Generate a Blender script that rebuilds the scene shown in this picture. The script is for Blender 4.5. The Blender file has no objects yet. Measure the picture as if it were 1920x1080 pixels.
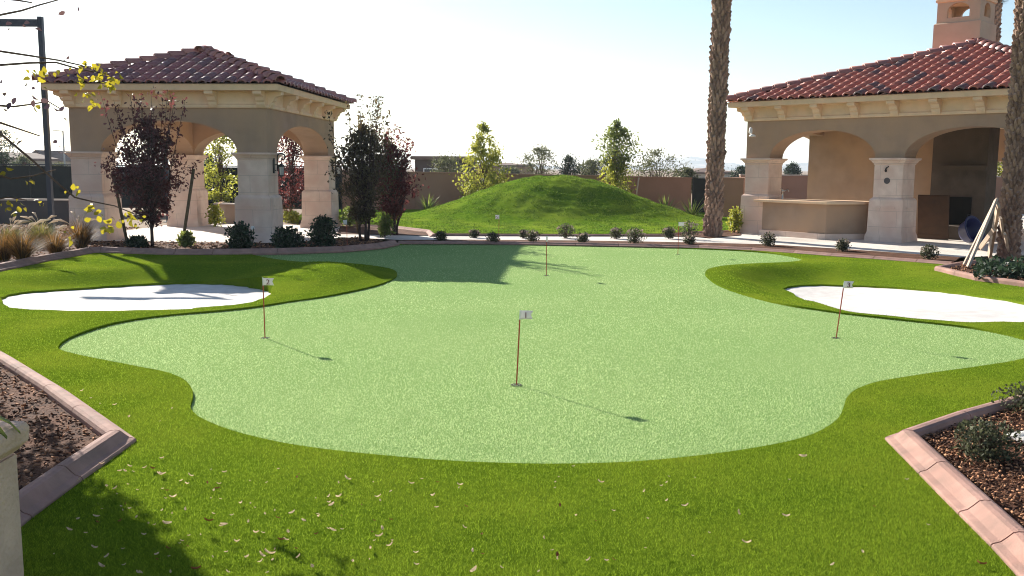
import bpy, bmesh, math, random
import numpy as np
from mathutils import Vector, Matrix
from mathutils.geometry import delaunay_2d_cdt
random.seed(7); rng = np.random.default_rng(7)
R = math.radians
S = bpy.context.scene
COL = S.collection

# ------------------------------------------------------------------ camera, sky, sun, exposure
FPX, CAMH, PITCH, ROLL = 1750.0, 2.0, math.atan(225 / 1750), R(0.4)
cam = bpy.data.cameras.new('camera'); camo = bpy.data.objects.new('camera', cam); COL.objects.link(camo)
cam.sensor_width = 36; cam.lens = 36 * FPX / 1920; cam.clip_end = 30000; cam.clip_start = 0.05
camo.matrix_world = Matrix.Translation((0, 0, CAMH)) @ Matrix.Rotation(math.pi / 2 - PITCH, 4, 'X') @ Matrix.Rotation(ROLL, 4, 'Z')
S.camera = camo
SUN_AZ, SUN_EL = R(37.0), R(24.2)            # azimuth counted from straight ahead towards the left
w = bpy.data.worlds.new('World'); S.world = w; w.use_nodes = True
nt = w.node_tree; bg = nt.nodes['Background']
sky = nt.nodes.new('ShaderNodeTexSky'); sky.sky_type = 'NISHITA'; sky.sun_disc = False
sky.sun_elevation = SUN_EL; sky.sun_rotation = 2 * math.pi - SUN_AZ
sky.air_density = 1.0; sky.dust_density = 0.45; sky.ozone_density = 1.0; sky.altitude = 350
nt.links.new(sky.outputs[0], bg.inputs[0]); bg.inputs[1].default_value = 0.068
sl = bpy.data.lights.new('sun', 'SUN'); sl.energy = 5.0; sl.angle = R(0.53); sl.color = (1.0, 0.94, 0.84)
so = bpy.data.objects.new('sun', sl); COL.objects.link(so)
sd = Vector((-math.sin(SUN_AZ) * math.cos(SUN_EL), math.cos(SUN_AZ) * math.cos(SUN_EL), math.sin(SUN_EL)))
so.rotation_euler = (-sd).to_track_quat('-Z', 'Y').to_euler()
S.view_settings.view_transform = 'Standard'; S.view_settings.look = 'None'
S.view_settings.exposure = 1.28; S.view_settings.gamma = 1; S.view_settings.use_curve_mapping = False
S.render.engine = 'CYCLES'
S.cycles.max_bounces = 8; S.cycles.transparent_max_bounces = 8; S.cycles.use_denoising = True
S.cycles.sample_clamp_indirect = 6; S.cycles.filter_width = 1.05

# ------------------------------------------------------------------ measuring helpers (photo pixel -> place in the world)
def _ray(px, py):
    u, v = px - 960, py - 540
    cr, sr = math.cos(ROLL), math.sin(ROLL); u, v = u * cr + v * sr, -u * sr + v * cr
    c, s = math.cos(PITCH), math.sin(PITCH)
    return Vector((u / FPX, c - v / FPX * s, -s - v / FPX * c))
def G(px, py, z=0.0):                        # where the sight line meets height z
    d = _ray(px, py); t = (z - CAMH) / d.z
    return Vector((d.x * t, d.y * t, z))
def A(px, py, Y):                            # where it reaches distance Y
    d = _ray(px, py); t = Y / d.y
    return Vector((d.x * t, Y, CAMH + d.z * t))

# ------------------------------------------------------------------ materials
def mat(name, c1, c2=None, scale=4.0, rough=0.8, bump=0.0, bscale=60.0, spec=0.3, island=0.0, transl=0.0, detail=6.0,
        c3=None, s3=1.0, metal=0.0, tcol=None, glints=None, joint=None, rp0=.32, rp1=.68):
    m = bpy.data.materials.new(name); m.use_nodes = True
    t = m.node_tree; n = t.nodes; L = t.links.new
    b = n['Principled BSDF']; b.inputs['Roughness'].default_value = rough; b.inputs['Specular IOR Level'].default_value = spec
    b.inputs['Metallic'].default_value = metal
    tc = n.new('ShaderNodeTexCoord')
    col = None
    c2 = c2 or tuple(v * 0.8 for v in c1)
    nz = n.new('ShaderNodeTexNoise'); nz.inputs['Scale'].default_value = scale; nz.inputs['Detail'].default_value = detail
    L(tc.outputs['Object'], nz.inputs['Vector'])
    rp = n.new('ShaderNodeValToRGB'); rp.color_ramp.elements[0].position = rp0; rp.color_ramp.elements[1].position = rp1
    rp.color_ramp.elements[0].color = (*c2, 1); rp.color_ramp.elements[1].color = (*c1, 1)
    if island:
        ge = n.new('ShaderNodeNewGeometry')
        mx0 = n.new('ShaderNodeMath'); mx0.operation = 'MULTIPLY_ADD'; L(ge.outputs['Random Per Island'], mx0.inputs[0])
        mx0.inputs[1].default_value = island
        mm = n.new('ShaderNodeMath'); mm.operation = 'MULTIPLY'; L(nz.outputs['Fac'], mm.inputs[0]); mm.inputs[1].default_value = 1 - island
        L(mm.outputs[0], mx0.inputs[2]); L(mx0.outputs[0], rp.inputs[0])
    else:
        L(nz.outputs['Fac'], rp.inputs[0])
    col = rp.outputs[0]
    if c3:
        nz3 = n.new('ShaderNodeTexNoise'); nz3.inputs['Scale'].default_value = s3; nz3.inputs['Detail'].default_value = 4
        L(tc.outputs['Object'], nz3.inputs['Vector'])
        mr = n.new('ShaderNodeMapRange'); mr.inputs[1].default_value = 0.42; mr.inputs[2].default_value = 0.68
        L(nz3.outputs['Fac'], mr.inputs[0])
        mx = n.new('ShaderNodeMix'); mx.data_type = 'RGBA'; L(mr.outputs[0], mx.inputs[0]); L(col, mx.inputs[6]); mx.inputs[7].default_value = (*c3, 1)
        col = mx.outputs[2]
    if glints:                                 # pale flecks painted in as the sparkle of glossy blades: (colour, scale, threshold)
        vo = n.new('ShaderNodeTexVoronoi'); vo.inputs['Scale'].default_value = glints[1]
        L(tc.outputs['Object'], vo.inputs['Vector'])
        sp = n.new('ShaderNodeSeparateColor'); L(vo.outputs['Color'], sp.inputs[0])
        gt = n.new('ShaderNodeMath'); gt.operation = 'GREATER_THAN'; L(sp.outputs[0], gt.inputs[0]); gt.inputs[1].default_value = glints[2]
        lt = n.new('ShaderNodeMath'); lt.operation = 'LESS_THAN'; L(vo.outputs['Distance'], lt.inputs[0]); lt.inputs[1].default_value = 0.42
        mu = n.new('ShaderNodeMath'); mu.operation = 'MULTIPLY'; L(gt.outputs[0], mu.inputs[0]); L(lt.outputs[0], mu.inputs[1])
        mx = n.new('ShaderNodeMix'); mx.data_type = 'RGBA'; L(mu.outputs[0], mx.inputs[0]); L(col, mx.inputs[6]); mx.inputs[7].default_value = (*glints[0], 1)
        col = mx.outputs[2]
    if joint:                                 # thin mortar lines between blocks (width, height)
        sx = n.new('ShaderNodeSeparateXYZ'); L(tc.outputs['Object'], sx.inputs[0]); ad = n.new('ShaderNodeMath'); L(sx.outputs[0], ad.inputs[0]); L(sx.outputs[1], ad.inputs[1])
        cb_ = n.new('ShaderNodeCombineXYZ'); L(ad.outputs[0], cb_.inputs[0]); L(sx.outputs[2], cb_.inputs[1])
        bk = n.new('ShaderNodeTexBrick'); L(cb_.outputs[0], bk.inputs['Vector']); bk.inputs['Scale'].default_value = 1; bk.inputs['Mortar Size'].default_value = .006
        bk.inputs['Brick Width'].default_value = joint[0]; bk.inputs['Row Height'].default_value = joint[1]; bk.inputs['Mortar Smooth'].default_value = .3
        mj = n.new('ShaderNodeMix'); mj.data_type = 'RGBA'; mf = n.new('ShaderNodeMath'); mf.operation = 'MULTIPLY'; L(bk.outputs['Fac'], mf.inputs[0]); mf.inputs[1].default_value = .55
        L(mf.outputs[0], mj.inputs[0]); L(col, mj.inputs[6]); mj.inputs[7].default_value = (*[v * .55 for v in c2], 1); col = mj.outputs[2]
    L(col, b.inputs['Base Color'])
    if bump:
        nb = n.new('ShaderNodeTexNoise'); nb.inputs['Scale'].default_value = bscale; nb.inputs['Detail'].default_value = 5
        L(tc.outputs['Object'], nb.inputs['Vector'])
        bp = n.new('ShaderNodeBump'); bp.inputs['Strength'].default_value = min(1, bump); bp.inputs['Distance'].default_value = 0.02 * max(1, bump)
        L(nb.outputs['Fac'], bp.inputs['Height']); L(bp.outputs[0], b.inputs['Normal'])
    if transl:
        tr = n.new('ShaderNodeBsdfTranslucent')
        if tcol:
            tr.inputs[0].default_value = (*tcol, 1)
        else:
            L(col, tr.inputs[0])
        ms = n.new('ShaderNodeMixShader'); ms.inputs[0].default_value = transl
        L(b.outputs[0], ms.inputs[1]); L(tr.outputs[0], ms.inputs[2]); L(ms.outputs[0], n['Material Output'].inputs[0])
    return m

M = dict(
    ground=mat('dry_soil', (.30, .22, .15), (.20, .14, .10), 0.8, .95, .6, 20, .1),
    turf=mat('fringe_turf', (.155, .235, .016), (.09, .15, .010), 22, .95, 1.0, 190, .0, c3=(.19, .25, .020), s3=0.9, detail=10),
    blade=mat('turf_blade', (.33, .455, .038), (.060, .115, .008), 3, .8, 0, 1, .0, island=.75, transl=.5),
    green=mat('putting_turf', (.32, .46, .165), (.20, .32, .105), 48, .95, 1.0, 150, .0, c3=(.30, .42, .155), s3=0.35, detail=12,
              glints=((.55, .68, .38), 130, .95)),
    gblade=mat('putting_blade', (.70, .82, .42), (.22, .37, .125), 3, .7, 0, 1, .12, island=.8, transl=.5),
    sand=mat('white_sand', (.66, .625, .59), (.55, .51, .475), 5, .9, .5, 45, .2),
    lawn=mat('back_lawn', (.14, .23, .02), (.065, .135, .012), 7, .95, 1.0, 50, .0, c3=(.20, .27, .03), s3=.5, detail=10),
    lblade=mat('lawn_blade', (.26, .36, .055), (.05, .105, .014), 2, .8, 0, 1, .02, island=.7, transl=.35),
    concrete=mat('concrete', (.72, .66, .59), (.64, .58, .52), 3, .85, .3, 120, .25, c3=(.5, .45, .4), s3=.7),
    mulch=mat('bark_mulch', (.12, .052, .028), (.045, .021, .014), 38, .95, 1.0, 60, .15, c3=(.15, .068, .038), s3=3),
    chip=mat('bark_chip', (.40, .20, .105), (.055, .024, .014), 9, .9, 0, 1, .2, island=.85),
    kerb=mat('pink_concrete', (.40, .235, .19), (.30, .17, .135), 5, .85, .4, 90, .25, c3=(.25, .155, .125), s3=5.5),
    stone=mat('pale_limestone', (.79, .625, .525), (.66, .51, .42), 3.5, .85, .45, 50, .25, c3=(.66, .47, .385), s3=1.8, detail=9, joint=(.95, .44)),
    stucco=mat('taupe_stucco', (.41, .29, .21), (.34, .238, .17), 2.2, .92, .5, 130, .2, c3=(.45, .30, .195), s3=.8),
    cornice=mat('cream_stone', (.80, .60, .40), (.70, .52, .35), 4, .85, .3, 60, .25, c3=(.80, .56, .38), s3=2),
    tile=mat('clay_tile_dark', (.27, .072, .066), (.13, .05, .056), 1.5, .5, .1, 40, .95, island=.9, rp0=.05, rp1=.6),
    tile2=mat('clay_tile_red', (.41, .115, .072), (.12, .065, .064), 1.5, .55, .2, 40, .6, island=.9, rp0=.12, rp1=.28),
    ridge=mat('ridge_tile', (.42, .15, .11), (.26, .09, .075), 2, .5, .1, 40, .95, island=.6),
    wallm=mat('perimeter_stucco', (.34, .195, .14), (.29, .165, .115), 1.2, .95, .4, 60, .15, c3=(.37, .22, .16), s3=.35),
    capm=mat('wall_cap', (.50, .42, .35), (.42, .35, .3), 4, .9, .2, 60, .2),
    screen=mat('windscreen', (.030, .034, .033), (.022, .025, .025), 3, .9, .2, 200, .15),
    steel=mat('navy_steel', (.022, .030, .055), (.016, .022, .04), 3, .45, .05, 50, .5),
    iron=mat('black_iron', (.018, .018, .02), (.012, .012, .014), 8, .5, .1, 80, .5),
    glass=mat('frosted_glass', (.75, .75, .72), (.7, .7, .68), 4, .25, 0, 1, .5, transl=.4),
    white=mat('white_enamel', (.78, .77, .75), (.72, .71, .69), 4, .4, 0, 1, .5),
    flag=mat('flag_panel', (.76, .73, .72), (.70, .67, .67), 20, .6, .05, 80, .3, transl=.3),
    ink=mat('flag_digit', (.16, .03, .05), (.12, .02, .04), 20, .6),
    red=mat('red_stick', (.48, .06, .02), (.40, .05, .02), 20, .4, 0, 1, .5),
    hole=mat('cup', (.02, .03, .015), (.015, .02, .01), 20, .9),
    bark=mat('grey_bark', (.16, .11, .08), (.09, .06, .045), 14, .95, .8, 60, .15),
    darkbark=mat('plum_bark', (.085, .055, .05), (.045, .03, .03), 14, .9, .8, 60, .2),
    plum=mat('plum_leaf', (.11, .040, .046), (.028, .018, .024), 2, .5, 0, 1, .4, island=.8, transl=.4, tcol=(.19, .06, .055)),
    plumdark=mat('dark_leaf', (.085, .072, .042), (.028, .026, .026), 2, .5, 0, 1, .4, island=.8, transl=.35, tcol=(.16, .11, .045)),
    redleaf=mat('red_leaf', (.14, .040, .042), (.05, .018, .024), 2, .5, 0, 1, .4, island=.8, transl=.45, tcol=(.20, .05, .045)),
    yleaf=mat('yellow_leaf', (.40, .33, .03), (.17, .15, .02), 2, .5, 0, 1, .4, island=.85, transl=.5, tcol=(.40, .33, .025)),
    purpleaf=mat('dull_leaf', (.16, .09, .09), (.08, .05, .07), 2, .5, 0, 1, .4, island=.85, transl=.3),
    ygreen=mat('yellow_green_leaf', (.30, .31, .05), (.11, .15, .025), 2, .5, 0, 1, .4, island=.8, transl=.5, tcol=(.42, .42, .06)),
    mgreen=mat('green_leaf', (.14, .19, .05), (.045, .08, .025), 2, .5, 0, 1, .4, island=.8, transl=.45, tcol=(.24, .28, .06)),
    olive=mat('olive_leaf', (.16, .17, .075), (.075, .085, .04), 2, .6, 0, 1, .3, island=.8, transl=.4),
    deepgreen=mat('deep_green_leaf', (.055, .085, .045), (.02, .035, .02), 2, .55, 0, 1, .35, island=.8, transl=.3),
    shrub=mat('dark_shrub_leaf', (.040, .070, .035), (.015, .028, .016), 2, .5, 0, 1, .35, island=.8, transl=.3),
    sage=mat('sage_leaf', (.12, .125, .065), (.04, .045, .025), 2, .7, 0, 1, .25, island=.8, transl=.3),
    flower=mat('dull_flower', (.34, .27, .22), (.22, .17, .14), 2, .7, 0, 1, .25, island=.8, transl=.4),
    straw=mat('straw_blade', (.32, .165, .045), (.09, .055, .02), 2, .7, 0, 1, .3, island=.85, transl=.45),
    strawgreen=mat('straw_green_blade', (.28, .25, .06), (.11, .12, .03), 2, .7, 0, 1, .3, island=.85, transl=.45),
    plume=mat('pale_plume', (.80, .70, .56), (.66, .55, .45), 20, .9, 0, 1, .2, transl=.5),
    yucca=mat('yucca_leaf', (.27, .32, .07), (.13, .18, .04), 2, .5, 0, 1, .4, island=.8, transl=.4),
    palmtrunk=mat('palm_boot', (.42, .28, .205), (.20, .125, .095), 14, .9, .9, 40, .15, island=.35),
    frond=mat('palm_frond', (.12, .15, .06), (.06, .08, .03), 2, .5, 0, 1, .4, island=.8, transl=.3),
    lumber=mat('pale_lumber', (.52, .40, .30), (.40, .30, .22), 9, .8, .2, 60, .25),
    pole=mat('treated_stake', (.17, .125, .07), (.10, .075, .045), 12, .9, .4, 60, .2),
    paleleaf=mat('dry_leaf_pale', (.86, .68, .48), (.50, .35, .22), 60, .7, 0, 1, .3, transl=.35),
    rustleaf=mat('dry_leaf_rust', (.36, .11, .03), (.22, .07, .03), 30, .7, 0, 1, .3),
    rock=mat('pale_rock', (.66, .63, .58), (.5, .47, .43), 6, .9, .8, 20, .2),
    wood=mat('shaded_brown_panel', (.07, .032, .014), (.045, .022, .010), 4, .6, .2, 30, .35),  # brown darkened to carry the shade of the pavilion interior
    soot=mat('soot', (.012, .011, .010), (.008, .008, .008), 4, .95),
    blue=mat('blue_plastic', (.004, .009, .10), (.003, .007, .07), 4, .4, 0, 1, .5),
    grey=mat('grey_paint', (.42, .44, .44), (.36, .38, .38), 3, .6, .1, 50, .35),
    rubber=mat('black_rubber', (.02, .02, .02), (.015, .015, .015), 10, .8),
    mount=mat('mountain_rock', (.16, .12, .10), (.11, .085, .075), .01, .95, .6, .02, .1),
    housew=mat('house_stucco', (.55, .48, .40), (.48, .42, .35), .5, .9, .2, 20, .2),
    pane=mat('window_pane', (.06, .07, .08), (.04, .05, .06), 2, .15, 0, 1, .6),
    roofg=mat('far_roof', (.22, .15, .12), (.16, .11, .09), 2, .85, .3, 8, .2),
    teal=mat('lamp_housing', (.03, .075, .075), (.025, .06, .06), 5, .5),
)

# ------------------------------------------------------------------ object helpers
def link(o, parent=None):
    COL.objects.link(o)
    if parent: o.parent = parent
    return o
def tag(o, label, cat=None, group=None, kind=None):
    if label: o['label'] = label
    if cat: o['category'] = cat
    if group: o['group'] = group
    if kind: o['kind'] = kind
    return o
def empty(name, loc, rz=0.0, label=None, cat=None, group=None):
    o = bpy.data.objects.new(name, None); o.empty_display_size = .2; link(o)
    o.location = loc; o.rotation_euler = (0, 0, rz)
    return tag(o, label, cat, group)
class MB:
    def __init__(s): s.v, s.f = [], []
    def add(s, vs, fs):
        k = len(s.v); s.v += [tuple(p) for p in vs]; s.f += [tuple(i + k for i in f) for f in fs]; return s
    def box(s, x0, x1, y0, y1, z0, z1, mtx=None):
        vs = [Vector(p) for p in ((x0, y0, z0), (x1, y0, z0), (x1, y1, z0), (x0, y1, z0), (x0, y0, z1), (x1, y0, z1), (x1, y1, z1), (x0, y1, z1))]
        if mtx: vs = [mtx @ p for p in vs]
        return s.add(vs, [(3, 2, 1, 0), (4, 5, 6, 7), (0, 1, 5, 4), (1, 2, 6, 5), (2, 3, 7, 6), (3, 0, 4, 7)])
    def tube(s, pts, rad, n=8, cap=True):
        pts = [Vector(p) for p in pts]
        if not hasattr(rad, '__len__'): rad = [rad] * len(pts)
        rings = []; k = len(s.v); ref = None
        for i, p in enumerate(pts):
            d = (pts[min(i + 1, len(pts) - 1)] - pts[max(i - 1, 0)]).normalized()
            if ref is None: ref = Vector((1, 0, 0)) if abs(d.x) < .8 else Vector((0, 1, 0))
            a = d.cross(ref).normalized(); b = d.cross(a).normalized(); ref = -b if False else ref
            for j in range(n):
                t = 2 * math.pi * j / n
                s.v.append(tuple(p + (a * math.cos(t) + b * math.sin(t)) * rad[i]))
        for i in range(len(pts) - 1):
            for j in range(n):
                s.f.append((k + i * n + j, k + i * n + (j + 1) % n, k + (i + 1) * n + (j + 1) % n, k + (i + 1) * n + j))
        if cap:
            s.f.append(tuple(k + j for j in range(n))[::-1]); s.f.append(tuple(k + (len(pts) - 1) * n + j for j in range(n)))
        return s
    def lathe(s, prof, cx=0, cy=0, n=16):
        k = len(s.v)
        for r, z in prof:
            for j in range(n):
                t = 2 * math.pi * j / n; s.v.append((cx + r * math.cos(t), cy + r * math.sin(t), z))
        for i in range(len(prof) - 1):
            for j in range(n):
                s.f.append((k + i * n + j, k + i * n + (j + 1) % n, k + (i + 1) * n + (j + 1) % n, k + (i + 1) * n + j))
        s.f.append(tuple(k + j for j in range(n))[::-1]); s.f.append(tuple(k + (len(prof) - 1) * n + j for j in range(n)))
        return s
    def sq(s, x0, x1, y0, y1, prof):         # stack of rectangular sections: (outward offset, z)
        k = len(s.v)
        for o, z in prof: s.v += [(x0 - o, y0 - o, z), (x1 + o, y0 - o, z), (x1 + o, y1 + o, z), (x0 - o, y1 + o, z)]
        for i in range(len(prof) - 1):
            for j in range(4):
                s.f.append((k + i * 4 + j, k + i * 4 + (j + 1) % 4, k + i * 4 + 4 + (j + 1) % 4, k + i * 4 + 4 + j))
        s.f.append((k + 3, k + 2, k + 1, k)); e = k + 4 * (len(prof) - 1); s.f.append((e, e + 1, e + 2, e + 3))
        return s
    def mesh(s, name):
        me = bpy.data.meshes.new(name); me.from_pydata(s.v, [], s.f); me.update(); return me
    def build(s, name, m, parent=None, smooth=False, bevel=0.0):
        me = s.mesh(name); me.materials.append(m)
        if bevel:
            b = bmesh.new(); b.from_mesh(me)
            bmesh.ops.bevel(b, geom=list(b.edges), offset=bevel, segments=2, affect='EDGES', clamp_overlap=True); b.to_mesh(me); b.free()
        if smooth:
            for p in me.polygons: p.use_smooth = True
        return link(bpy.data.objects.new(name, me), parent)
def nmesh(name, V, F, m, parent=None, smooth=False):      # numpy verts (n,3), faces (k,q)
    V = np.asarray(V, np.float32); F = np.asarray(F, np.int32); me = bpy.data.meshes.new(name)
    q = F.shape[1]
    me.vertices.add(len(V)); me.vertices.foreach_set('co', V.ravel())
    me.loops.add(F.size); me.loops.foreach_set('vertex_index', F.ravel())
    me.polygons.add(len(F)); me.polygons.foreach_set('loop_start', np.arange(0, F.size, q, dtype=np.int32))
    me.polygons.foreach_set('loop_total', np.full(len(F), q, np.int32))
    if smooth: me.polygons.foreach_set('use_smooth', np.ones(len(F), bool))
    me.update(calc_edges=True); me.materials.append(m)
    return link(bpy.data.objects.new(name, me), parent)
def unit(v): return v / (np.linalg.norm(v, axis=1, keepdims=True) + 1e-9)
def leafverts(P, size, aspect=.5, up=0.0, jit=.4, fold=.25):
    n = len(P); sz = size * (1 + jit * (rng.random(n) * 2 - 1))[:, None]
    a = unit(rng.normal(size=(n, 3)) + np.array([0, 0, up])); b = unit(np.cross(a, rng.normal(size=(n, 3)))); c = np.cross(a, b)
    t0, t1 = P, P + a * sz; mid = P + a * sz * .45; wv = b * sz * aspect * .5; fd = c * sz * fold * aspect
    V = np.stack([t0, mid + wv + fd, t1, mid - wv + fd], 1)
    return V.reshape(-1, 3)
def roundleaf(name, P, size, m, parent=None, aspect=.75, up=0.0):
    P = np.asarray(P); n = len(P); sz = size * (.55 + .8 * rng.random(n))[:, None]
    a = unit(rng.normal(size=(n, 3)) + np.array([0, 0, up])); b = unit(np.cross(a, rng.normal(size=(n, 3)))); c = np.cross(a, b); V = []
    for t, w_ in ((0, 0), (.16, .62), (.42, 1), (.72, .72), (1, 0), (.72, -.72), (.42, -1), (.16, -.62)):
        V.append(P + a * sz * t + b * sz * w_ * aspect * .5 + c * sz * (.14 * abs(w_) - .10 * (2 * t - 1) ** 2))
    return nmesh(name, np.stack(V, 1).reshape(-1, 3), np.arange(n * 8).reshape(n, 8), m, parent)
def leafmesh(name, P, size, m, parent=None, **k):
    V = leafverts(np.asarray(P), size, **k); n = len(V) // 4
    return nmesh(name, V, np.arange(n * 4).reshape(n, 4), m, parent)
def copy_tree(o, parent=None):
    c = o.copy(); COL.objects.link(c); c.parent = parent
    for ch in list(o.children): copy_tree(ch, c)
    return c
def catmull(pts, n=8, closed=True):
    P = [Vector((p[0], p[1])) for p in pts]; out = []; N = len(P)
    for i in range(N if closed else N - 1):
        g = (lambda k: P[k % N]) if closed else (lambda k: P[max(0, min(N - 1, k))])
        p0, p1, p2, p3 = g(i - 1), g(i), g(i + 1), g(i + 2)
        for j in range(n):
            t = j / n
            out.append(.5 * ((2 * p1) + (p2 - p0) * t + (2 * p0 - 5 * p1 + 4 * p2 - p3) * t * t + (3 * p1 - p0 - 3 * p2 + p3) * t ** 3))
    if not closed: out.append(P[-1])
    return out
def inpoly(X, Y, poly):
    P = np.array([(p[0], p[1]) for p in poly]); r = np.zeros(len(X), bool); j = len(P) - 1
    for i in range(len(P)):
        xi, yi, xj, yj = P[i, 0], P[i, 1], P[j, 0], P[j, 1]
        c = ((yi > Y) != (yj > Y)) & (X < (xj - xi) * (Y - yi) / (yj - yi + 1e-12) + xi); r ^= c; j = i
    return r
def distpoly(X, Y, poly, closed=True):
    P = np.array([(p[0], p[1]) for p in poly]); d = np.full(len(X), 1e9); N = len(P)
    for i in range(N if closed else N - 1):
        a, b = P[i], P[(i + 1) % N]; ab = b - a; L2 = ab @ ab + 1e-12
        t = np.clip(((X - a[0]) * ab[0] + (Y - a[1]) * ab[1]) / L2, 0, 1)
        d = np.minimum(d, np.hypot(X - a[0] - t * ab[0], Y - a[1] - t * ab[1]))
    return d
def sstep(x): x = np.clip(x, 0, 1); return x * x * (3 - 2 * x)
def cdt(outer, holes, pts):                  # triangles of outer minus holes, with inner points
    vs = []; ed = []
    for loop in [outer] + holes:
        k = len(vs); vs += [Vector((p[0], p[1])) for p in loop]; ed += [(k + i, k + (i + 1) % len(loop)) for i in range(len(loop))]
    vs += [Vector((p[0], p[1])) for p in pts]
    v, e, f, *_ = delaunay_2d_cdt(vs, ed, [], 0, 1e-5)
    V = np.array([(p.x, p.y) for p in v]); F = np.array([t for t in f if len(t) == 3])
    C = V[F].mean(1); keep = inpoly(C[:, 0], C[:, 1], outer)
    for h in holes: keep &= ~inpoly(C[:, 0], C[:, 1], h)
    return V, F[keep]
def fillpts(poly, step, jit=.3):
    P = np.array([(p[0], p[1]) for p in poly]); x0, y0 = P.min(0); x1, y1 = P.max(0)
    gx, gy = np.meshgrid(np.arange(x0 + step / 2, x1, step), np.arange(y0 + step / 2, y1, step)); X, Y = gx.ravel(), gy.ravel()
    X = X + (rng.random(len(X)) - .5) * step * jit; Y = Y + (rng.random(len(Y)) - .5) * step * jit
    k = inpoly(X, Y, poly) & (distpoly(X, Y, poly) > step * .35)
    return np.stack([X[k], Y[k]], 1)
def hnoise(X, Y, s=1.0, seed=0):             # cheap smooth noise from sines
    r = np.random.default_rng(seed); z = np.zeros(len(X))
    for i in range(7):
        a = r.random() * 6.28; f = s * (0.6 + r.random() * 1.6); z += np.sin((X * math.cos(a) + Y * math.sin(a)) * f + r.random() * 6.28)
    return z / 7
def sheet(name, poly, z, step, m, kind='structure', amp=0.0, fs=5.0, seed=1, label=None, skirt=0.0):
    V, F = cdt(poly, [], fillpts(poly, step)); X, Y = V[:, 0], V[:, 1]
    Z = z + amp * hnoise(X, Y, fs, seed) * sstep(distpoly(X, Y, poly) / (step * 1.5))
    o = nmesh(name, np.stack([X, Y, Z], 1), F, m, None, True); tag(o, label, kind=kind)
    return o

# ------------------------------------------------------------------ outlines measured from the photo
GREEN_PX = [(110, 654), (125, 640), (160, 625), (210, 610), (270, 599), (330, 592), (400, 586), (470, 579), (540, 568), (610, 558), (680, 544), (722, 532),
            (744, 519), (735, 507), (690, 499), (640, 495), (590, 494), (540, 491), (500, 485), (470, 478), (500, 474), (560, 471), (640, 468), (715, 463), (770, 458),
            (880, 457), (1000, 459), (1100, 461), (1200, 464), (1320, 468), (1400, 472), (1460, 478), (1500, 486), (1502, 490), (1480, 493), (1440, 495), (1400, 497),
            (1360, 500), (1330, 506), (1322, 515), (1330, 525), (1350, 538), (1400, 556), (1470, 573), (1540, 584), (1600, 592), (1700, 603), (1800, 614), (1870, 626),
            (1925, 640), (1960, 654), (1935, 670), (1900, 681), (1840, 691), (1760, 702), (1690, 713), (1640, 722), (1605, 735), (1588, 750), (1582, 767), (1572, 789),
            (1545, 810), (1500, 828), (1420, 845), (1320, 860), (1200, 871), (1080, 876), (1000, 877), (900, 874), (800, 868), (700, 859), (600, 847), (520, 834),
            (450, 817), (400, 800), (370, 785), (357, 768), (362, 750), (360, 735), (345, 717), (310, 702), (260, 692), (200, 680), (150, 670), (118, 662)]
green = catmull([G(*p) for p in GREEN_PX], 5)
LS_PX = [(4, 570), (8, 562), (25, 556), (60, 551), (150, 545), (250, 538), (330, 534.5), (400, 534.5), (450, 538), (490, 545), (508, 552), (508, 562), (480, 571),
         (440, 578), (400, 581), (340, 586), (250, 588), (150, 589), (60, 586), (20, 582)]
RS_PX = [(1468, 545), (1500, 539), (1560, 538), (1640, 541), (1720, 546), (1800, 554), (1880, 566), (1950, 580), (1985, 594), (1950, 607), (1900, 610), (1820, 610),
         (1750, 606), (1660, 598), (1570, 585), (1520, 570), (1485, 555)]
def zbunk(X, Y): return -.02 - np.where(np.asarray(X) < 0, .21, .30 * (1 - .75 * sstep((np.asarray(X) - 6.2) / 2.6))) * sstep((np.asarray(Y) - 13.2) / 4.0)   # the bowls deepen towards the back
def GB(px, py):
    z = 0.0
    for _ in range(25): p = G(px, py, z); z = .5 * z + .5 * float(zbunk(p.x, p.y))
    return p
lsand = catmull([GB(*p) for p in LS_PX], 4); rsand = catmull([GB(*p) for p in RS_PX], 4)
def ragged(loop, a, seed):
    r = np.random.default_rng(seed); return [Vector((p.x + r.normal() * a, p.y + r.normal() * a)) for p in loop]
lsand = ragged(lsand, .02, 3); rsand = ragged(rsand, .02, 4)
K_LB = [G(*p, .1) for p in [(-420, 590), (-60, 512), (0, 499), (80, 483), (150, 471), (168, 467.5), (190, 466.5), (250, 469), (330, 471), (400, 471), (520, 469.5), (640, 465.5), (710, 459.5), (740, 453.2)]]
K_BACK = [G(*p, .06) for p in [(746, 454), (880, 454), (1000, 455.5), (1080, 457), (1160, 458.5), (1240, 460.5), (1310, 462), (1410, 466.5), (1490, 471.5), (1560, 477), (1640, 482.5), (1720, 488.5), (1785, 493.5)]]
K_PALM = [G(*p, .08) for p in [(1900, 482), (1800, 495), (1762, 502.5), (1798, 511), (1838, 519.5), (1960, 536), (2150, 562)]]
K_LF = [G(*p, .1) for p in [(-330, 496), (-90, 612), (0, 663), (100, 725), (222, 812), (120, 880), (20, 950), (-60, 1010)]]
K_RF = [G(*p, .1) for p in [(2150, 668), (1920, 742), (1800, 775), (1695, 811), (1760, 872), (1840, 945), (1905, 1005), (2010, 1110)]]

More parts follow.
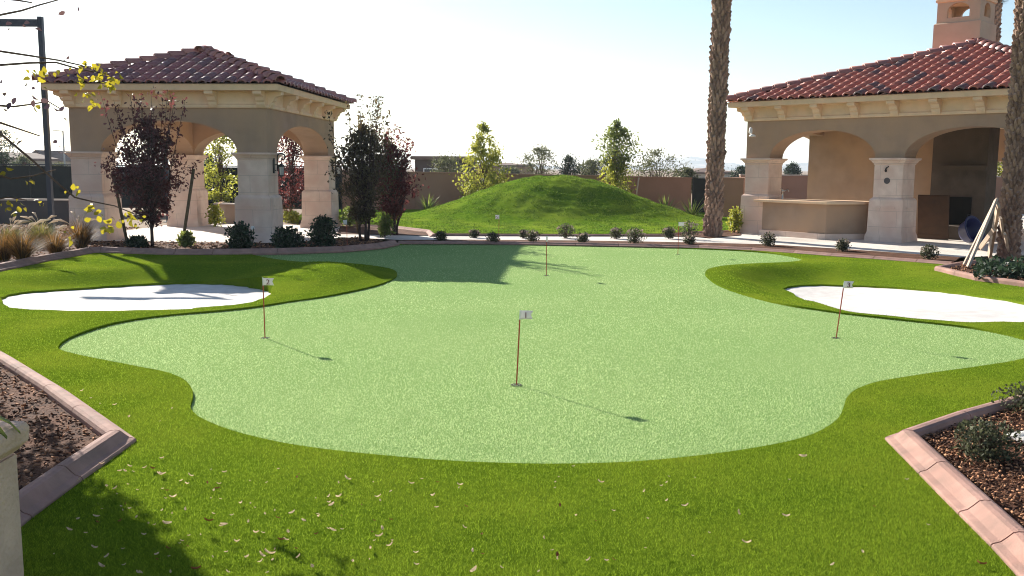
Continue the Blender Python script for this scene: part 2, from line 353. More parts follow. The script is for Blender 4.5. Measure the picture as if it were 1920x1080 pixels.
# ------------------------------------------------------------------ ground, turf, green, sand
gx, gy = [-9000, -12, 17, 9000], [-200, 12.2, 20.6, 9000]      # left open where the bunkers are dug in
sheet_ground = MB().add([(x, y, -.14) for y in gy for x in gx], [(j * 4 + i, j * 4 + i + 1, j * 4 + i + 5, j * 4 + i + 4) for j in range(3) for i in range(3) if (i, j) != (1, 1)]).build('ground', M['ground'])
sheet_ground['kind'] = 'structure'
def zturf(X, Y):
    X = np.asarray(X, float); Y = np.asarray(Y, float); z = np.full(len(X), .028)
    dg = distpoly(X, Y, green)
    gl = lambda px, py: G(px, py)
    dkp = np.minimum(distpoly(X, Y, K_PALM, False), distpoly(X, Y, K_LB, False))
    # the turf slopes down into the back of each bunker
    for loop, wd in ((lsand, 1.25), (rsand, 1.30)):
        ds = distpoly(X, Y, loop); z += (zbunk(X, Y) + .02) * (1 - sstep((ds - .03) / wd)) * sstep(dg / .7) * sstep(dkp / .3)
    z += .27 * np.exp(-((X + 3.7) / 1.5) ** 2 - ((Y - 16.6) / 1.7) ** 2) * sstep(dg / .9)      # the raised nose beside the left bunker
    # shallow dip of the turf round the sand's edge
    return z + .006 * hnoise(X, Y, 3.0, 5)
def xy(p): return Vector((p[0], p[1]))
outer = [Vector((-30, 2.2)), Vector((30, 2.2)), Vector((30, 14))] + [xy(p) for p in K_PALM[::-1][:5]] + [xy(p) for p in K_BACK[::-1]] + [xy(p) for p in K_LB[::-1]] + [Vector((-30, 14.5))]
pts = fillpts(outer, .26)
near = (np.minimum(distpoly(pts[:, 0], pts[:, 1], green), np.minimum(distpoly(pts[:, 0], pts[:, 1], lsand), distpoly(pts[:, 0], pts[:, 1], rsand))) < .09)
pts = pts[~near]
V, F = cdt(outer, [green, lsand, rsand], pts)
Z = zturf(V[:, 0], V[:, 1])
tv = np.column_stack([V, Z]); tf = F.tolist()
# the cut edge of the turf pile, down to the green and the sand
skv, skf = [], []
for loop in (green, lsand, rsand):
    X = np.array([p.x for p in loop]); Y = np.array([p.y for p in loop]); zz = zturf(X, Y); k = len(tv) + len(skv); n = len(loop)
    for i in range(n): skv += [(X[i], Y[i], zz[i]), (X[i], Y[i], zz[i] - (.09 if loop is green else .5))]
    for i in range(n):
        a, b = k + 2 * i, k + 2 * ((i + 1) % n); skf += [(a, b, b + 1), (a, b + 1, a + 1)]
o = nmesh('lawn', np.vstack([tv, np.array(skv)]), np.array(tf + skf), M['turf'], None, True); o['kind'] = 'structure'
def infl(loop, d):
    c = []
    n = len(loop)
    for i in range(n):
        t = (loop[(i + 1) % n] - loop[i - 1]).normalized(); c.append(loop[i] + Vector((t.y, -t.x)) * d)
    return c
sheet('putting_green', green, 0.0, .5, M['green'], amp=.006, fs=1.5)
def sandz(loop, name, seed):
    V, F = cdt(loop, [], fillpts(loop, .14)); X, Y = V[:, 0], V[:, 1]; d = distpoly(X, Y, loop)
    Z = zbunk(X, Y) + .012 - .03 * sstep(d / .6) + .018 * hnoise(X, Y, 5, seed) * sstep(d / .3) + .007 * hnoise(X, Y, 17, seed + 1)
    o = nmesh(name, np.column_stack([V, Z]), F, M['sand'], None, True); o['kind'] = 'structure'
sandz(lsand, 'sand_bunker', 11); sandz(rsand, 'sand_bunker', 12)

# beds, path, patios
def W2(*pp): return [Vector((p.x, p.y)) for p in pp]
OL, AL = Vector((-11.519, 24.517, 0)), .062; WL, DL, WP = 5.238, 6.874, .812
OR, AR = Vector((7.217, 29.228, 0)), R(45); WR, DR = 9.2, 10.3
def loc2(O, a, s, t, z=0.0): return O + Vector((math.cos(a) * s + math.sin(a) * t, -math.sin(a) * s + math.cos(a) * t, z))
LP = lambda s, t, z=0.0: loc2(OL, AL, s, t, z)
RP = lambda s, t, z=0.0: loc2(OR, AR, s, t, z)
bedlb = W2(*K_LB) + [Vector((-4.2, 26.2)), Vector((LP(WL + 1.0, .6).x, LP(WL + 1.0, .6).y)), Vector((LP(WL + .4, -.28).x, LP(WL + .4, -.28).y)), Vector((LP(-.4, -.28).x, LP(-.4, -.28).y)),
                     Vector((LP(-.5, 5).x, LP(-.5, 5).y)), Vector((-22, 32)), Vector((-32, 26))]
sheet('mulch_bed', bedlb, .05, .35, M['mulch'], amp=.03, fs=6)
slabl = W2(LP(-.4, -.28), LP(WL + .4, -.28), LP(WL + 1.0, .6), G(640, 447), G(757, 452.5), G(880, 452), G(1080, 453.5), G(1230, 456), G(1310, 457.5), G(1330, 449.5), G(1300, 446.5), G(1080, 446), G(880, 445.5), G(790, 444.5), G(640, 441),
           LP(WL + .8, 3.4), LP(WL + .8, DL + .6), LP(-.4, DL + .6))
sheet('path', slabl, .036, .8, M['concrete'])
patio = W2(G(1310, 457.5), G(1440, 461), G(1560, 468.5), G(1640, 474), G(1720, 480), G(1800, 485.5), G(1900, 481), G(2150, 500)) + [Vector((26, 22)), Vector((26, 44)), Vector((12, 40)), Vector((6.9, 31.5))] + W2(G(1388, 444), G(1330, 449.5))
sheet('patio', patio, .036, .9, M['concrete'])
strip = W2(*K_BACK) + W2(G(1800, 486), G(1720, 480.5), G(1640, 474.5), G(1560, 469), G(1440, 461.5), G(1310, 458), G(1230, 456.5), G(1080, 454), G(880, 452.5), G(757, 453))
sheet('mulch_bed', strip, .05, .3, M['mulch'], amp=.02, fs=6)
sheet('mulch_bed', W2(*K_PALM) + [Vector((17, 22.2))], .055, .3, M['mulch'], amp=.03, fs=6)
sheet('mulch_bed', W2(*K_LF) + [Vector((-9, 4))], .05, .15, M['mulch'], amp=.035, fs=11)
sheet('mulch_bed', W2(*K_RF) + [Vector((8, 4))], .05, .15, M['mulch'], amp=.035, fs=11)
sheet('mulch_bed', W2(G(632, 441), G(790, 444.5), G(812, 443.5), G(803, 434), G(745, 427), G(640, 423)), .05, .4, M['mulch'], amp=.03, fs=5)
sheet('mulch_bed', W2(G(812, 443.5), G(1080, 445), G(1300, 446), G(1330, 449), G(1388, 444), G(1392, 434), G(1300, 437), G(1240, 441.5), G(1080, 442), G(812, 441)), .052, .4, M['mulch'], amp=.03, fs=5)

# back lawn with the grass mound
backl = W2(G(640, 423), G(745, 427), G(803, 434), G(812, 441), G(1080, 442), G(1240, 441.5), G(1300, 437), G(1392, 434)) + [Vector((10.5, 36)), Vector((9.5, 42.2)), Vector((-8, 42.8)), Vector((-9, 36))]
MC = A(1040, 400, 37.6)
def zmound(X, Y):
    r = np.sqrt(((X - MC.x) / 7.0) ** 2 + ((Y - 37.8) / 5.7) ** 2); r = np.clip(r, 0, 1)
    b = .5 + .5 * np.cos(math.pi * r)
    z0 = .06 + 1.66 * b ** 1.05; z0 = z0 + .008 * np.sin(26 * z0 + 3 * hnoise(X, Y, 1.6, 40)) * sstep(b * 4)
    return z0 + (.05 * hnoise(X, Y, 2.2, 9) + .035 * hnoise(X, Y, 6.0, 10)) * sstep(b * 3)
V, F = cdt(backl, [], fillpts(backl, .17)); Z = zmound(V[:, 0], V[:, 1]) + .035 * hnoise(V[:, 0] * .6, V[:, 1], 14, 21) * sstep(zmound(V[:, 0], V[:, 1]) * 1.5)
o = nmesh('back_lawn', np.column_stack([V, Z]), F, M['lawn'], None, True); o['kind'] = 'structure'

# ------------------------------------------------------------------ kerbs
def kerb(pts, side, wid=.26, h=.12, seg=1.0, closed=False):
    P = [Vector((p.x, p.y)) for p in pts]; dense = []; corner = set()
    for i in range(len(P) - 1):
        n = max(1, int(round((P[i + 1] - P[i]).length / seg)))
        for j in range(n): dense.append(P[i].lerp(P[i + 1], j / n))
    dense.append(P[-1]); N = len(dense)
    prof = [(-.42, -.05), (-.42, .62), (-.36, .86), (-.24, .98), (-.08, 1.0), (.06, .93), (.20, .66), (.34, .42), (.52, .30), (.56, .22), (.56, -.05)]
    mb = MB(); fr = []
    for i in range(N):
        d0 = (dense[i] - dense[max(0, i - 1)]); d1 = (dense[min(N - 1, i + 1)] - dense[i])
        d0 = d0.normalized() if d0.length > 1e-6 else d1.normalized(); d1 = d1.normalized() if d1.length > 1e-6 else d0
        m = (d0 + d1).normalized(); nrm = Vector((m.y, -m.x)) * side; fr.append((dense[i], nrm / max(.5, m.dot(d1)), d1))
    for i in range(N - 1):
        g = .006; L = (fr[i + 1][0] - fr[i][0]).length; a, b = g / L, 1 - g / L
        vs = []
        for t in (a, b):
            c = fr[i][0].lerp(fr[i + 1][0], t); nn = fr[i][1].lerp(fr[i + 1][1], t)
            for o_, z in prof: q = c + nn * o_ * wid; vs.append((q.x, q.y, .02 + z * h))
        k = len(prof)
        mb.add(vs, [(j, j + 1, k + j + 1, k + j) for j in range(k - 1)] + [tuple(range(k))[::-1], tuple(range(k, 2 * k))])
    me = mb.build('kerb', M['kerb']); me['kind'] = 'structure'
    b = bmesh.new(); b.from_mesh(me.data); bmesh.ops.recalc_face_normals(b, faces=list(b.faces)); b.to_mesh(me.data); b.free()
kerb(K_LB, 1, .24, .13); kerb(K_BACK, 1, .20, .07); kerb(K_PALM, -1, .22, .10); kerb(K_LF, -1, .20, .105, .95); kerb(K_RF, 1, .215, .105, .95)
kerb([G(640, 421, .08), G(745, 426, .08), G(803, 433, .08), G(812, 441, .08)], 1, .18, .10)
kerb([G(812, 441, .05), G(1080, 442, .05), G(1240, 441.5, .05), G(1300, 437, .05), G(1392, 434, .05)], 1, .16, .07)

# ------------------------------------------------------------------ pavilions
def pavilion(O, a, W, D, piers, arches, label, apex, ridge, tilem, corbn, ze=4.06, oh=.47):
    root = empty('pavilion', O, -a, label, 'pavilion')
    wt = .78; z0, z1 = 2.35, 3.50
    pm = {}
    for (s, t) in piers:
        sh = MB().sq(s, s + WP, t, t + WP, [(0, 1.24), (0, 2.20)]).build('pillar', M['stone'], root, bevel=.012)
        MB().sq(s, s + WP, t, t + WP, [(.0, 2.16), (.015, 2.17), (.015, 2.20), (.04, 2.22), (.07, 2.27), (.115, 2.30), (.115, 2.347)]).build('capital', M['stone'], sh)
        MB().sq(s, s + WP, t, t + WP, [(.135, 0.0), (.125, .16), (.085, .30), (.072, 1.16), (.06, 1.20), (.02, 1.245), (0, 1.255)]).build('pedestal', M['stone'], sh, bevel=.008)
        for sx in (-.094, WP + .076):                                # raised panel border on the faces
            MB().box(s + sx, s + sx + .018, t + .14, t + WP - .14, .96, 1.0).build('panel_moulding', M['stone'], sh)
        MB().box(s + .14, s + WP - .14, t - .094, t - .076, .96, 1.0).build('panel_moulding', M['stone'], sh)
    def arcade(L, spans, x0, x1):                                    # -> (xs, zlow)
        xs = set([x0, x1]);
        for (p, q) in spans:
            for k in range(25): xs.add(p + (q - p) * (.5 - .5 * math.cos(math.pi * k / 24)))
        xs = sorted(xs)
        def zl(x):
            for (p, q) in spans:
                if p < x < q:
                    u_ = (x - (p + q) / 2) / ((q - p) / 2); return z0 + .80 * math.sqrt(max(0, 1 - abs(u_) ** 2.15))
            return z0
        return xs, zl
    for name, spans, x0, x1, y0, y1, ax in arches:
        xs, zl = arcade(0, spans, x0, x1); mb = MB()
        for i in range(len(xs) - 1):
            xa, xb = xs[i], xs[i + 1]; e = 1e-4; za, zb = zl(xa + (e if True else 0)), zl(xb - e)
            za = zl(xa + e); zb = zl(xb - e)
            c = [(xa, y0, za), (xb, y0, zb), (xb, y1, zb), (xa, y1, za), (xa, y0, z1), (xb, y0, z1), (xb, y1, z1), (xa, y1, z1)]
            if ax: c = [(q[1], q[0], q[2]) for q in c]
            fs = [(0, 1, 5, 4), (2, 3, 7, 6), (0, 3, 2, 1)]
            if i == 0: fs.append((3, 0, 4, 7))
            if i == len(xs) - 2: fs.append((1, 2, 6, 5))
            if ax: fs = [f[::-1] for f in fs]
            mb.add(c, fs)
        mb.build('wall', M['stucco'], root)
    ci = .02
    # entablature, soffit, eave board
    MB().sq(0, W, 0, D, [(.012, z1 - .03), (.05, z1 - .025), (.06, z1), (.06, z1 + .05), (.03, z1 + .07), (.022, z1 + .09), (.022, ze - .20), (.05, ze - .19), (.05, ze - .165)]).build('cornice', M['cornice'], root)
    MB().sq(0, W, 0, D, [(oh - .10, ze - .172), (oh - .05, ze - .17), (oh - .03, ze - .03), (oh - .06, ze - .01)]).build('eave_board', M['cornice'], root)
    cb = MB()
    pf = [(0, -.41), (.05, -.40), (.10, -.33), (.11, -.26), (.16, -.23), (.20, -.14), (.28, -.11), (.33, -.10), (.36, -.07), (.36, 0), (0, 0)]
    n = len(pf)
    cb.add([(-.11, -p, z) for p, z in pf] + [(.11, -p, z) for p, z in pf], [tuple(range(n)), tuple(range(n, 2 * n))[::-1]] + [(i, n + i, n + (i + 1) % n, (i + 1) % n) for i in range(n)])
    cm = cb.mesh('corbel'); cm.materials.append(M['cornice'])
    def corb(x, y, rz):
        c = bpy.data.objects.new('corbel', cm); link(c, root); c.location = (x, y, ze - .176); c.rotation_euler = (0, 0, rz)
    nf, nsd = corbn
    for i in range(nf):
        x = .12 + (W - .24) * i / (nf - 1); corb(x, -.022, 0); corb(x, D + .022, math.pi)
    for i in range(nsd):
        y = .12 + (D - .24) * i / (nsd - 1); corb(-.022, y, -math.pi / 2); corb(W + .022, y, math.pi / 2)
    MB().box(wt * .5, W - wt * .5, wt * .5, D - wt * .5, z1 + .0, z1 + .04).build('ceiling', M['stucco'], root)
    # roof: tiled planes and ridge tiles
    e = oh + .03; E = [Vector((-e, -e, ze)), Vector((W + e, -e, ze)), Vector((W + e, D + e, ze)), Vector((-e, D + e, ze))]
    A0, A1 = Vector(apex), Vector(ridge)
    planes = [(E[0], E[1], A0, A0), (E[1], E[2], A1, A0), (E[2], E[3], A1, A1), (E[3], E[0], A0, A1)]  # eave a->b, top above b, top above a
    if (A0 - A1).length < .01: pass
    sp, ex = .335, .40
    tm = MB()
    for (a_, b_, tb, ta) in planes:
        ux = (b_ - a_).normalized(); Lr = (b_ - a_).length
        inn = Vector((-ux.y, ux.x, 0)); mid = (ta + tb) / 2 - a_
        up = (inn * mid.dot(inn) + Vector((0, 0, mid.z))); Rr = up.length; up.normalize(); nr = ux.cross(up).normalized()
        cl, cr_ = (ta - a_).dot(ux), (tb - a_).dot(ux)
        tm.add([a_ + Vector((0, 0, .02)), b_ + Vector((0, 0, .02)), tb, ta], [(0, 1, 2, 3)] if (ta - tb).length > .01 else [(0, 1, 2)])
        nc = int(Lr / sp); off = (Lr - nc * sp) / 2 + sp / 2; nrw = int(Rr / ex) + 1
        for r_ in range(nrw):
            for c_ in range(nc):
                c = off + c_ * sp; r0 = r_ * ex - .06; rm = r0 + ex * .5
                lo, hi = cl * rm / Rr, Lr - (Lr - cr_) * rm / Rr
                if not (lo + .02 < c < hi - .02) or rm > Rr: continue
                jx = random.uniform(-.008, .008); jh = random.uniform(-.006, .008); vs = []
                for (rr, ra, hh) in ((r0, .120, .024 + jh * .6), (r0 + ex + .05, .112, .0)):
                    for k in range(8):
                        th = math.pi * (k / 7); vs.append(a_ + ux * (c + jx + ra * math.cos(th)) + up * rr + nr * (hh + ra * .80 * math.sin(th)))
                for k in range(8):                                       # the end's thickness
                    th = math.pi * (k / 7); ra = .098; vs.append(a_ + ux * (c + jx + ra * math.cos(th)) + up * r0 + nr * (.0 + jh * .5 + ra * .74 * math.sin(th)))
                tm.add(vs, [(k, k + 1, 9 + k, 8 + k) for k in range(7)] + [(16 + k, 17 + k, k + 1, k) for k in range(7)])
    ro = tm.build('roof', tilem, root)
    for p in ro.data.polygons: p.use_smooth = True
    b = bmesh.new(); b.from_mesh(ro.data); bmesh.ops.recalc_face_normals(b, faces=list(b.faces)); b.to_mesh(ro.data); b.free()
    rt = MB()
    lines = [(E[0], A0), (E[1], A0), (E[2], A1), (E[3], A1)] + ([(A1, A0)] if (A0 - A1).length > .1 else [])
    for (p, q) in lines:
        d = q - p; L_ = d.length; d.normalize(); sd_ = d.cross(Vector((0, 0, 1))).normalized(); nr = sd_.cross(d).normalized(); k_ = int(L_ / .40)
        for i in range(k_ + 1):
            r0 = i * .40 - .05; vs = []
            for (rr, ra, hh) in ((r0, .155, .085), (r0 + .46, .125, .04)):
                for k in range(8):
                    th = math.pi * (k / 7); vs.append(p + d * rr + sd_ * ra * math.cos(th) + nr * (hh + ra * math.sin(th) - .02))
            for k in range(8):
                th = math.pi * (k / 7); vs.append(p + d * r0 + sd_ * .13 * math.cos(th) + nr * (.05 + .13 * math.sin(th)))
            rt.add(vs, [(k, k + 1, 9 + k, 8 + k) for k in range(7)] + [(16 + k, 17 + k, k + 1, k) for k in range(7)])
    rto = rt.build('ridge_tiles', M['ridge'], ro, True)
    return root

g_ = .012
lroof_z = 5.17
PL = pavilion(OL, AL, WL, DL, [(0, 0), (WL - WP, 0), (0, DL - WP), (WL - WP, DL - WP)],
              [('f', [(WP, WL - WP)], g_, WL - g_, g_, WP - g_, False), ('b', [(WP, WL - WP)], g_, WL - g_, DL - WP + g_, DL - g_, False),
               ('l', [(WP, DL - WP)], WP - g_, DL - WP + g_, g_, WP - g_, True), ('r', [(WP, DL - WP)], WP - g_, DL - WP + g_, WL - WP + g_, WL - g_, True)],
              'open stucco pavilion with four stone pillars and dark tiled hip roof on the left', (WL / 2, WL / 2, lroof_z), (WL / 2, DL - WL / 2, lroof_z), M['tile'], (5, 6))
S2 = 4.093
PR = pavilion(OR, AR, WR, DR, [(0, 0), (S2, 0), (WR - WP, 0), (0, DR - WP), (WR - WP, DR - WP)],
              [('f', [(WP, S2), (S2 + WP, WR - WP)], g_, WR - g_, g_, WP - g_, False), ('b', [(WP + .3, S2)], g_, WR - g_, DR - WP + g_, DR - g_, False),
               ('l', [(WP, 4.9)], WP - g_, DR - WP + g_, g_, WP - g_, True), ('r', [(WP, 4.9)], WP - g_, DR - WP + g_, WR - WP + g_, WR - g_, True)],
              'larger stucco pavilion with red tiled roof, bar counter and fireplace on the right', (4.92, 4.92, 5.84), (4.92, 4.92, 5.84), M['tile2'], (9, 10))
# inner wall, fireplace and chimney of the right pavilion
MB().box(.30, 4.55, 3.45, 3.75, .03, 3.5).build('wall', M['stucco'], PR)
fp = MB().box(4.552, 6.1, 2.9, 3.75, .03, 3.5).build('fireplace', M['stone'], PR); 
fp.data.materials[0] = mat('shaded_fireplace_stone', (.13, .10, .08), (.09, .072, .058), 3, .9, .4, 40, .2, c3=(.11, .085, .065), s3=1)  # interior shade put into the stone colour, shared by mantel and hearth
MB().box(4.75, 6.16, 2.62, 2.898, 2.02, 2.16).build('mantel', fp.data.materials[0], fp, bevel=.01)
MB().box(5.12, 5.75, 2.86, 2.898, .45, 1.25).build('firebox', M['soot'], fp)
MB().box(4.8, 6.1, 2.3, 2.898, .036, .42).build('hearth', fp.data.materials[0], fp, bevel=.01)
chm = mat('pale_stucco', (.56, .42, .31), (.48, .36, .265), 2.2, .92, .5, 130, .2, c3=(.58, .42, .30), s3=.8)
ch = MB().sq(3.45, 4.75, 5.4, 6.7, [(.06, 4.8), (.06, 6.62), (0, 6.66)]).build('chimney', chm, PR)
def chim_wall(mb, flip, x0, y0, L, dy):
    n = 14; xs = [0, L * .24] + [L * .24 + L * .52 * (.5 - .5 * math.cos(math.pi * k / n)) for k in range(1, n)] + [L * .76, L]
    zs = 6.66; zt = 7.28
    for i in range(len(xs) - 1):
        xa, xb = xs[i], xs[i + 1]
        def zl(x):
            q = (x - L * .5) / (L * .26); return 6.80 + .20 + .24 * math.sqrt(max(0, 1 - q * q))
        inside = L * .24 - 1e-6 <= xa and xb <= L * .76 + 1e-6
        segs = [((zs, zs), (6.80, 6.80)), ((zl(xa), zl(xb)), (zt, zt))] if inside else [((zs, zs), (zt, zt))]
        for (la, lb), (ta, tb) in segs:
            c = [(x0 + xa, y0, la), (x0 + xb, y0, lb), (x0 + xb, y0 + dy, lb), (x0 + xa, y0 + dy, la), (x0 + xa, y0, ta), (x0 + xb, y0, tb), (x0 + xb, y0 + dy, tb), (x0 + xa, y0 + dy, ta)]
            if flip: c = [(q[1], q[0], q[2]) for q in c]
            mb.add(c, [(3, 2, 1, 0), (4, 5, 6, 7), (0, 1, 5, 4), (1, 2, 6, 5), (2, 3, 7, 6), (3, 0, 4, 7)])
cw = MB()
chim_wall(cw, False, 3.45, 5.4, 1.3, .12); chim_wall(cw, False, 3.45, 6.58, 1.3, .12); chim_wall(cw, True, 5.52, 3.45, 1.06, .12); chim_wall(cw, True, 5.52, 4.63, 1.06, .12)
cwo = cw.build('chimney_lantern', chm, ch)
MB().sq(3.45, 4.75, 5.4, 6.7, [(.0, 7.281), (.04, 7.30), (.05, 7.36), (.03, 7.38), (.10, 7.46), (.22, 7.55), (.30, 7.62), (.30, 7.68)]).build('chimney_cornice', M['cornice'], ch)
MB().sq(3.45, 4.75, 5.4, 6.7, [(.38, 7.682), (.40, 7.74), (-.62, 8.10)]).build('chimney_roof', M['tile2'], ch)
# wall lanterns, flood lamp, speaker
def lantern(parent_fn, loc, rz, label):
    o = empty('wall_lantern', loc, rz, label, 'lantern', 'iron lanterns on the pavilion pillars')
    MB().box(-.025, 0, -.07, .07, -.22, .16).build('backplate', M['iron'], o, bevel=.01) if False else MB().sq(-.0, .03, -.06, .06, [(0, -.2), (.0, .2)]).build('backplate', M['iron'], o, bevel=.008)
    arc = [(.03, 0, -.12), (.11, 0, -.14), (.11, 0, .22)] + [(.11 + .10 - .10 * math.cos(t), 0, .22 + .10 * math.sin(t)) for t in [k * .35 for k in range(1, 11)]] + [(.285, 0, .17), (.25, 0, .15), (.235, 0, .19)]
    MB().tube(arc, .017, 6).build('scroll_arm', M['iron'], o, True)
    MB().tube([(.03, 0, .02), (.21, 0, .02), (.211, 0, .04), (.21, 0, .20)], .013, 6).build('bracket', M['iron'], o)
    cg = MB().lathe([(.012, .06), (.04, .04), (.10, -.01), (.105, -.03), (.075, -.032)], .21, 0, 6).lathe([(.07, -.25), (.075, -.27), (.02, -.30), (.008, -.34)][::-1], .21, 0, 6)
    for k in range(6):
        t = k * math.pi / 3; cg.tube([(.21 + .078 * math.cos(t), .078 * math.sin(t), -.03), (.21 + .062 * math.cos(t), .062 * math.sin(t), -.25)], .007, 5)
    cg.build('cage', M['iron'], o); MB().lathe([(.055, -.245), (.07, -.034)], .21, 0, 6).build('glass', M['glass'], o)
lantern(None, LP(WL + .002, .42, 2.02), -AL, 'black scrolled iron lantern on the near right pillar of the left pavilion')
lantern(None, LP(WL + .002, DL - .40, 2.02), -AL, 'black scrolled iron lantern on the rear right pillar of the left pavilion')
fl = empty('flood_lamp', RP(.10, -.0, 3.30), -AR, 'white flood lamp on an arm under the corner of the red roofed pavilion', 'lamp')
MB().tube([(-.02, .012, -.16), (.10, -.14, -.04), (.16, -.22, -.02)], .018, 7).build('arm', M['white'], fl, True)
MB().lathe([(.03, -.22), (.055, -.19), (.05, -.06), (.025, -.02)], .19, -.24, 10).build('lamp_housing', M['white'], fl, True)
MB().lathe([(.10, -.30), (.095, -.26), (.04, -.23)], .27, -.27, 12).build('lamp_shade', M['white'], fl, True)
spk = MB().lathe([(.055, -.012), (.065, 0), (.06, .01)], 0, 0, 18).build('outdoor_speaker', mat('speaker_grille', (.12, .10, .10), (.09, .08, .08), 60, .8)); spk.location = RP(S2 + .38, -.004, 1.72); spk.rotation_euler = (math.pi / 2, 0, -AR)
spk.scale = (1.35, 1.35, 1); tag(spk, 'round dark speaker grille set in the pillar beside the bar', 'speaker')
hk = empty('wall_bracket', RP(S2 + .36, -.0, 2.05), -AR, 'small bent dark bracket high on the pillar beside the bar', 'bracket')
MB().tube([(.06, -.03, .07), (.0, -.05, .02), (-.03, -.03, -.06)], [.012, .018, .026], 6).build('hook', M['iron'], hk, True); MB().box(-.05, .0, -.02, -.002, -.09, -.03).build('base_plate', M['iron'], hk)
MB().lathe([(.05, -.01), (.05, .012), (.03, .016)], 0, 0, 14).build('outlet_cover', M['white'], PL).matrix_local = Matrix.Translation((WL - .42, -.10, .42)) @ Matrix.Rotation(math.pi / 2, 4, 'X')

# bar counter with its top and tap
bar = empty('bar_counter', RP(.35, -.55, .036), -AR, 'taupe stucco bar counter with cream stone top between the pillars', 'counter')
def prism(pts, z0, z1): n = len(pts); return MB().add([(x, y, z0) for x, y in pts] + [(x, y, z1) for x, y in pts], [tuple(range(n))[::-1], tuple(range(n, 2 * n))] + [(i, (i + 1) % n, n + (i + 1) % n, n + i) for i in range(n)])
bp_ = [(.50, .22), (2.70, -.08), (3.42, .95), (3.42, 1.5), (2.2, 1.5), (2.2, 1.35), (.60, 1.35), (.60, .54), (.50, .54)]
prism(bp_, .16, 1.0).build('counter_body', M['stucco'], bar)
def grow(p, d): cx = sum(q[0] for q in p) / len(p); cy = sum(q[1] for q in p) / len(p); return [(x + d * (1 if x > cx else -1), y + d * (1 if y > cy else -1)) for x, y in p]
prism([(.45, .16), (2.73, -.14), (3.45, .92), (3.45, 1.55), (2.15, 1.55), (2.15, 1.40), (.58, 1.40), (.58, .542), (.45, .542)], 0, .158).build('plinth', M['stone'], bar)
prism([(.26, .06), (2.80, -.28), (3.43, .78), (3.43, 1.62), (2.05, 1.62), (2.05, 1.45), (.57, 1.45), (.57, .538), (.26, .538)], 1.002, 1.075).build('countertop', M['cornice'], bar, bevel=.015)
tap = empty('faucet', RP(1.15, .30, 1.11), -AR, 'chrome bar tap with bent spout standing on the stone counter', 'faucet')
chrome = mat('brushed_chrome', (.6, .56, .5), (.5, .46, .42), 10, .3, metal=.8)
MB().lathe([(.05, 0), (.05, .03), (.03, .05), (.028, .22), (.04, .24), (.04, .27), (.02, .29)]).build('tap_body', chrome, tap, True)
MB().tube([(0, 0, .20), (.08, 0, .27), (.17, 0, .30), (.20, 0, .24)], .018, 8).build('spout', chrome, tap, True)
MB().tube([(0, 0, .28), (-.07, -.02, .33)], .012, 6).build('handle', chrome, tap, True)
pnl = empty('wood_panel', RP(4.9, 1.9, .04), -AR, 'brown wooden panel leaning in the shade beside the fireplace', 'panel')
tl = Matrix.Rotation(R(6), 4, 'X')
MB().box(-.25, .62, .0, .035, 0, 1.28, tl).build('board', M['wood'], pnl)
for z_ in (.02, 1.14): MB().box(-.25, .62, -.014, -.002, z_, z_ + .12, tl).build('batten', M['wood'], pnl)
# blue tub tipped on its side
tub = empty('plastic_tub', RP(6.42, 1.1, .04), -AR, 'blue plastic tub tipped on its side in the shade behind the braced palm', 'tub')
tm_ = Matrix.Translation((0, 0, .40)) @ Matrix.Rotation(R(68), 4, 'Y') @ Matrix.Rotation(R(14), 4, 'X')
prof = [(.02, -.30), (.26, -.30), (.33, -.22), (.41, .06), (.46, .10), (.46, .12), (.40, .11), (.31, -.20), (.25, -.27), (.02, -.27)]
tub.scale = (.86, .86, .86); o = MB().lathe(prof, 0, 0, 28).build('tub_body', M['blue'], tub, True); o.matrix_local = tm_
MB().tube([(.46 * math.cos(t), .46 * math.sin(t), .11) for t in [k * math.pi / 14 for k in range(29)]], .018, 6, False).build('rim', M['blue'], tub, True).matrix_local = tm_
for sg_ in (-1, 1):
    MB().tube([(sg_ * .44, -.09, .08), (sg_ * .52, -.07, .10), (sg_ * .52, .07, .10), (sg_ * .44, .09, .08)], .014, 6).build('handle', M['iron'], tub, True).matrix_local = tm_
cab = empty('utility_cabinet', RP(9.1, -.95, .04), -AR, 'pale grey cabinet with blue lid at the right behind the braced palm', 'cabinet')
MB().sq(0, .9, 0, .6, [(0, 0), (0, 1.12)]).build('cabinet_body', M['grey'], cab, bevel=.015); MB().sq(-.03, .93, -.03, .63, [(0, 1.122), (.0, 1.19), (-.04, 1.23)]).build('lid', M['blue'], cab)
MB().box(.40, .50, -.02, -.002, .62, .66).build('handle', M['iron'], cab)

# ------------------------------------------------------------------ walls, fence, gate, far houses
def wallrun(name, p0, p1, z0, z1, th, label, m=M['wallm'], cap=True, cat='wall'):
    p0, p1 = Vector(p0), Vector(p1); d = (p1 - p0); L_ = d.length; rz = math.atan2(d.y, d.x)
    o = empty(name, (p0.x, p0.y, 0), rz, label, cat)
    MB().add([(0, 0, -.13), (L_, 0, -.13), (L_, th, -.13), (0, th, -.13), (0, 0, z0), (L_, 0, z1), (L_, th, z1), (0, th, z0)],
             [(3, 2, 1, 0), (4, 5, 6, 7), (0, 1, 5, 4), (1, 2, 6, 5), (2, 3, 7, 6), (3, 0, 4, 7)]).build('wall_body', m, o)
    if cap:
        MB().add([(-.02, -.03, z0 + .002), (L_ + .02, -.03, z1 + .002), (L_ + .02, th + .03, z1 + .002), (-.02, th + .03, z0 + .002), (-.02, -.03, z0 + .06), (L_ + .02, -.03, z1 + .06), (L_ + .02, th + .03, z1 + .06), (-.02, th + .03, z0 + .06)],
                 [(3, 2, 1, 0), (4, 5, 6, 7), (0, 1, 5, 4), (1, 2, 6, 5), (2, 3, 7, 6), (3, 0, 4, 7)]).build('wall_cap', M['capm'] if cap == 2 else m, o)
    return o
